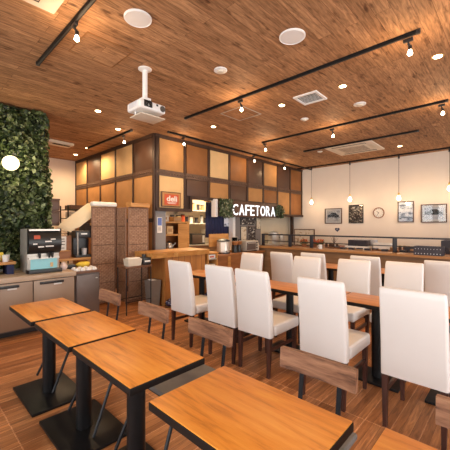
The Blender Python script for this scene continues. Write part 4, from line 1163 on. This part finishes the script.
# ------------------------------------------------------------------ long tables and white chairs
lt = [(3.05, 3.37, .57), (3.05, 2.79, .57), (3.05, 1.89, 1.22), (3.05, .965, .62), (3.05, .335, .62), (3.05, -.295, .62)]
names = ['at the counter end', 'second from the counter end', 'the longest, in the middle', 'just past the middle', 'next to last', 'at the window end']
for (x, y, L), nm in zip(lt, names):
    make_table('dining_table', L - .004, .42, .72, 'table_long', 'brown table in the front white-chair row, ' + nm, 'pushed-together tables between the white chairs', .042, .31, .44, (x, y, 0))
lt2 = [(5.12, 3.0, 'rear brown table by the counter, behind the white chairs'), (5.12, 2.36, 'rear brown table with a chair gap showing its edge'),
       (5.12, 1.5, 'rear brown table in the middle of the back row'), (5.12, .55, 'rear brown table at the window end of the back row')]
p0 = None
for x, y, lb in lt2:
    if p0 is None: p0 = make_table('dining_table', .62, .60, .72, 'table_long', lb, 'rear tables before the low partition', .045, .28, .4, loc=(x, y, 0))
    else: dup(p0, (x, y, 0), 0, lb)

def make_white_chair(lb, loc, rz=0):
    """origin: floor under the rear face of the back; faces +x"""
    t = thing('white_dining_chair', lb, 'chair', loc, rz, 'white high-back dining chairs')
    W, TH = .40, .075
    rows = []
    prof = [(.37, .055, .070), (.42, .052, .072), (.55, .046, .074), (.70, .034, .070), (.85, .016, .064), (.94, .002, .058), (.980, .000, .046), (.990, .010, .022)]
    for z, x, th in prof:
        w = W / 2 * (1.0 - .03 * max(0, (z - .4)) ) ; r = min(.018, th * .35)
        if z > .98: w -= .012
        elif z > .97: w -= .003
        sec = []
        pts = [(x, -w), (x, w), (x + th, w), (x + th, -w)]
        for (cx, cy, a0) in ((x + r, -w + r, PI), (x + th - r, -w + r, 1.5 * PI), (x + th - r, w - r, 0), (x + r, w - r, .5 * PI)):
            for q in range(4):
                a = a0 + q * PI / 6
                sec.append((cx + r * math.cos(a), cy + r * math.sin(a), z + .006 * (1 - (cy / w) ** 2) * (z > .9)))
        rows.append(sec)
    b = MB().sweep(rows).build('backrest', 'leather', t, angle=50)
    MB().box((.125 + .225, 0, .425), (.44, .41, .105), .028, seg=3).build('seat', 'leather', t)
    for s in (-1, 1):
        MB().sweep([[(.055 - .0 , s * .172 - .013, 0), (.083, s * .172 - .013, 0), (.083, s * .172 + .013, 0), (.055, s * .172 + .013, 0)],
                    [(.062, s * .175 - .02, .39), (.105, s * .175 - .02, .39), (.105, s * .175 + .02, .39), (.062, s * .175 + .02, .39)]]).build('leg', 'leg_wood', t)
        MB().sweep([[(.505, s * .172 - .013, 0), (.532, s * .172 - .013, 0), (.532, s * .172 + .013, 0), (.505, s * .172 + .013, 0)],
                    [(.498, s * .175 - .02, .38), (.538, s * .175 - .02, .38), (.538, s * .175 + .02, .38), (.498, s * .175 + .02, .38)]]).build('leg', 'leg_wood', t)
        MB().span((.10, s * .173 - .009, .235), (.505, s * .173 + .009, .265)).build('stretcher', 'leg_wood', t)
    return t
wcs = [((2.27, 2.945), 0, 'white chair nearest the counter end in the row facing the small tables'),
       ((2.29, 2.30), 0, 'second white chair from the counter in the row facing the small tables'),
       ((2.29, 1.862), 0, 'third white chair from the counter in the row facing the small tables'),
       ((2.27, 1.15), 0, 'white chair alone between two gaps, fourth in the row facing the small tables'),
       ((2.30, .52), 0, 'big white chair back at the picture edge, last of the row facing the small tables'),
       ((3.75, 2.97), PI, 'white chair across the long table nearest the till counter'),
       ((3.82, 2.08), PI, 'white chair across the long table, second from the till counter'),
       ((3.91, 1.49), PI, 'white chair across the long table, third from the till counter'),
       ((4.04, .97), PI, 'white chair across the long table, last before the window end'),
       ((4.12, 2.73), 0, 'rear row white chair nearest the till counter, facing the partition'),
       ((4.33, 2.30), 0, 'rear row white chair mostly hidden behind another chair back'),
       ((4.39, 1.55), 0, 'rear row white chair in shadow behind the third chair across the table'),
       ((4.42, .66), 0, 'rear row white chair at the window end, facing the partition')]
W0 = None
for (x, y), rz, lb in wcs:
    if W0 is None: W0 = make_white_chair(lb, (x, y, 0), rz)
    else: dup(W0, (x, y, 0), rz, lb)
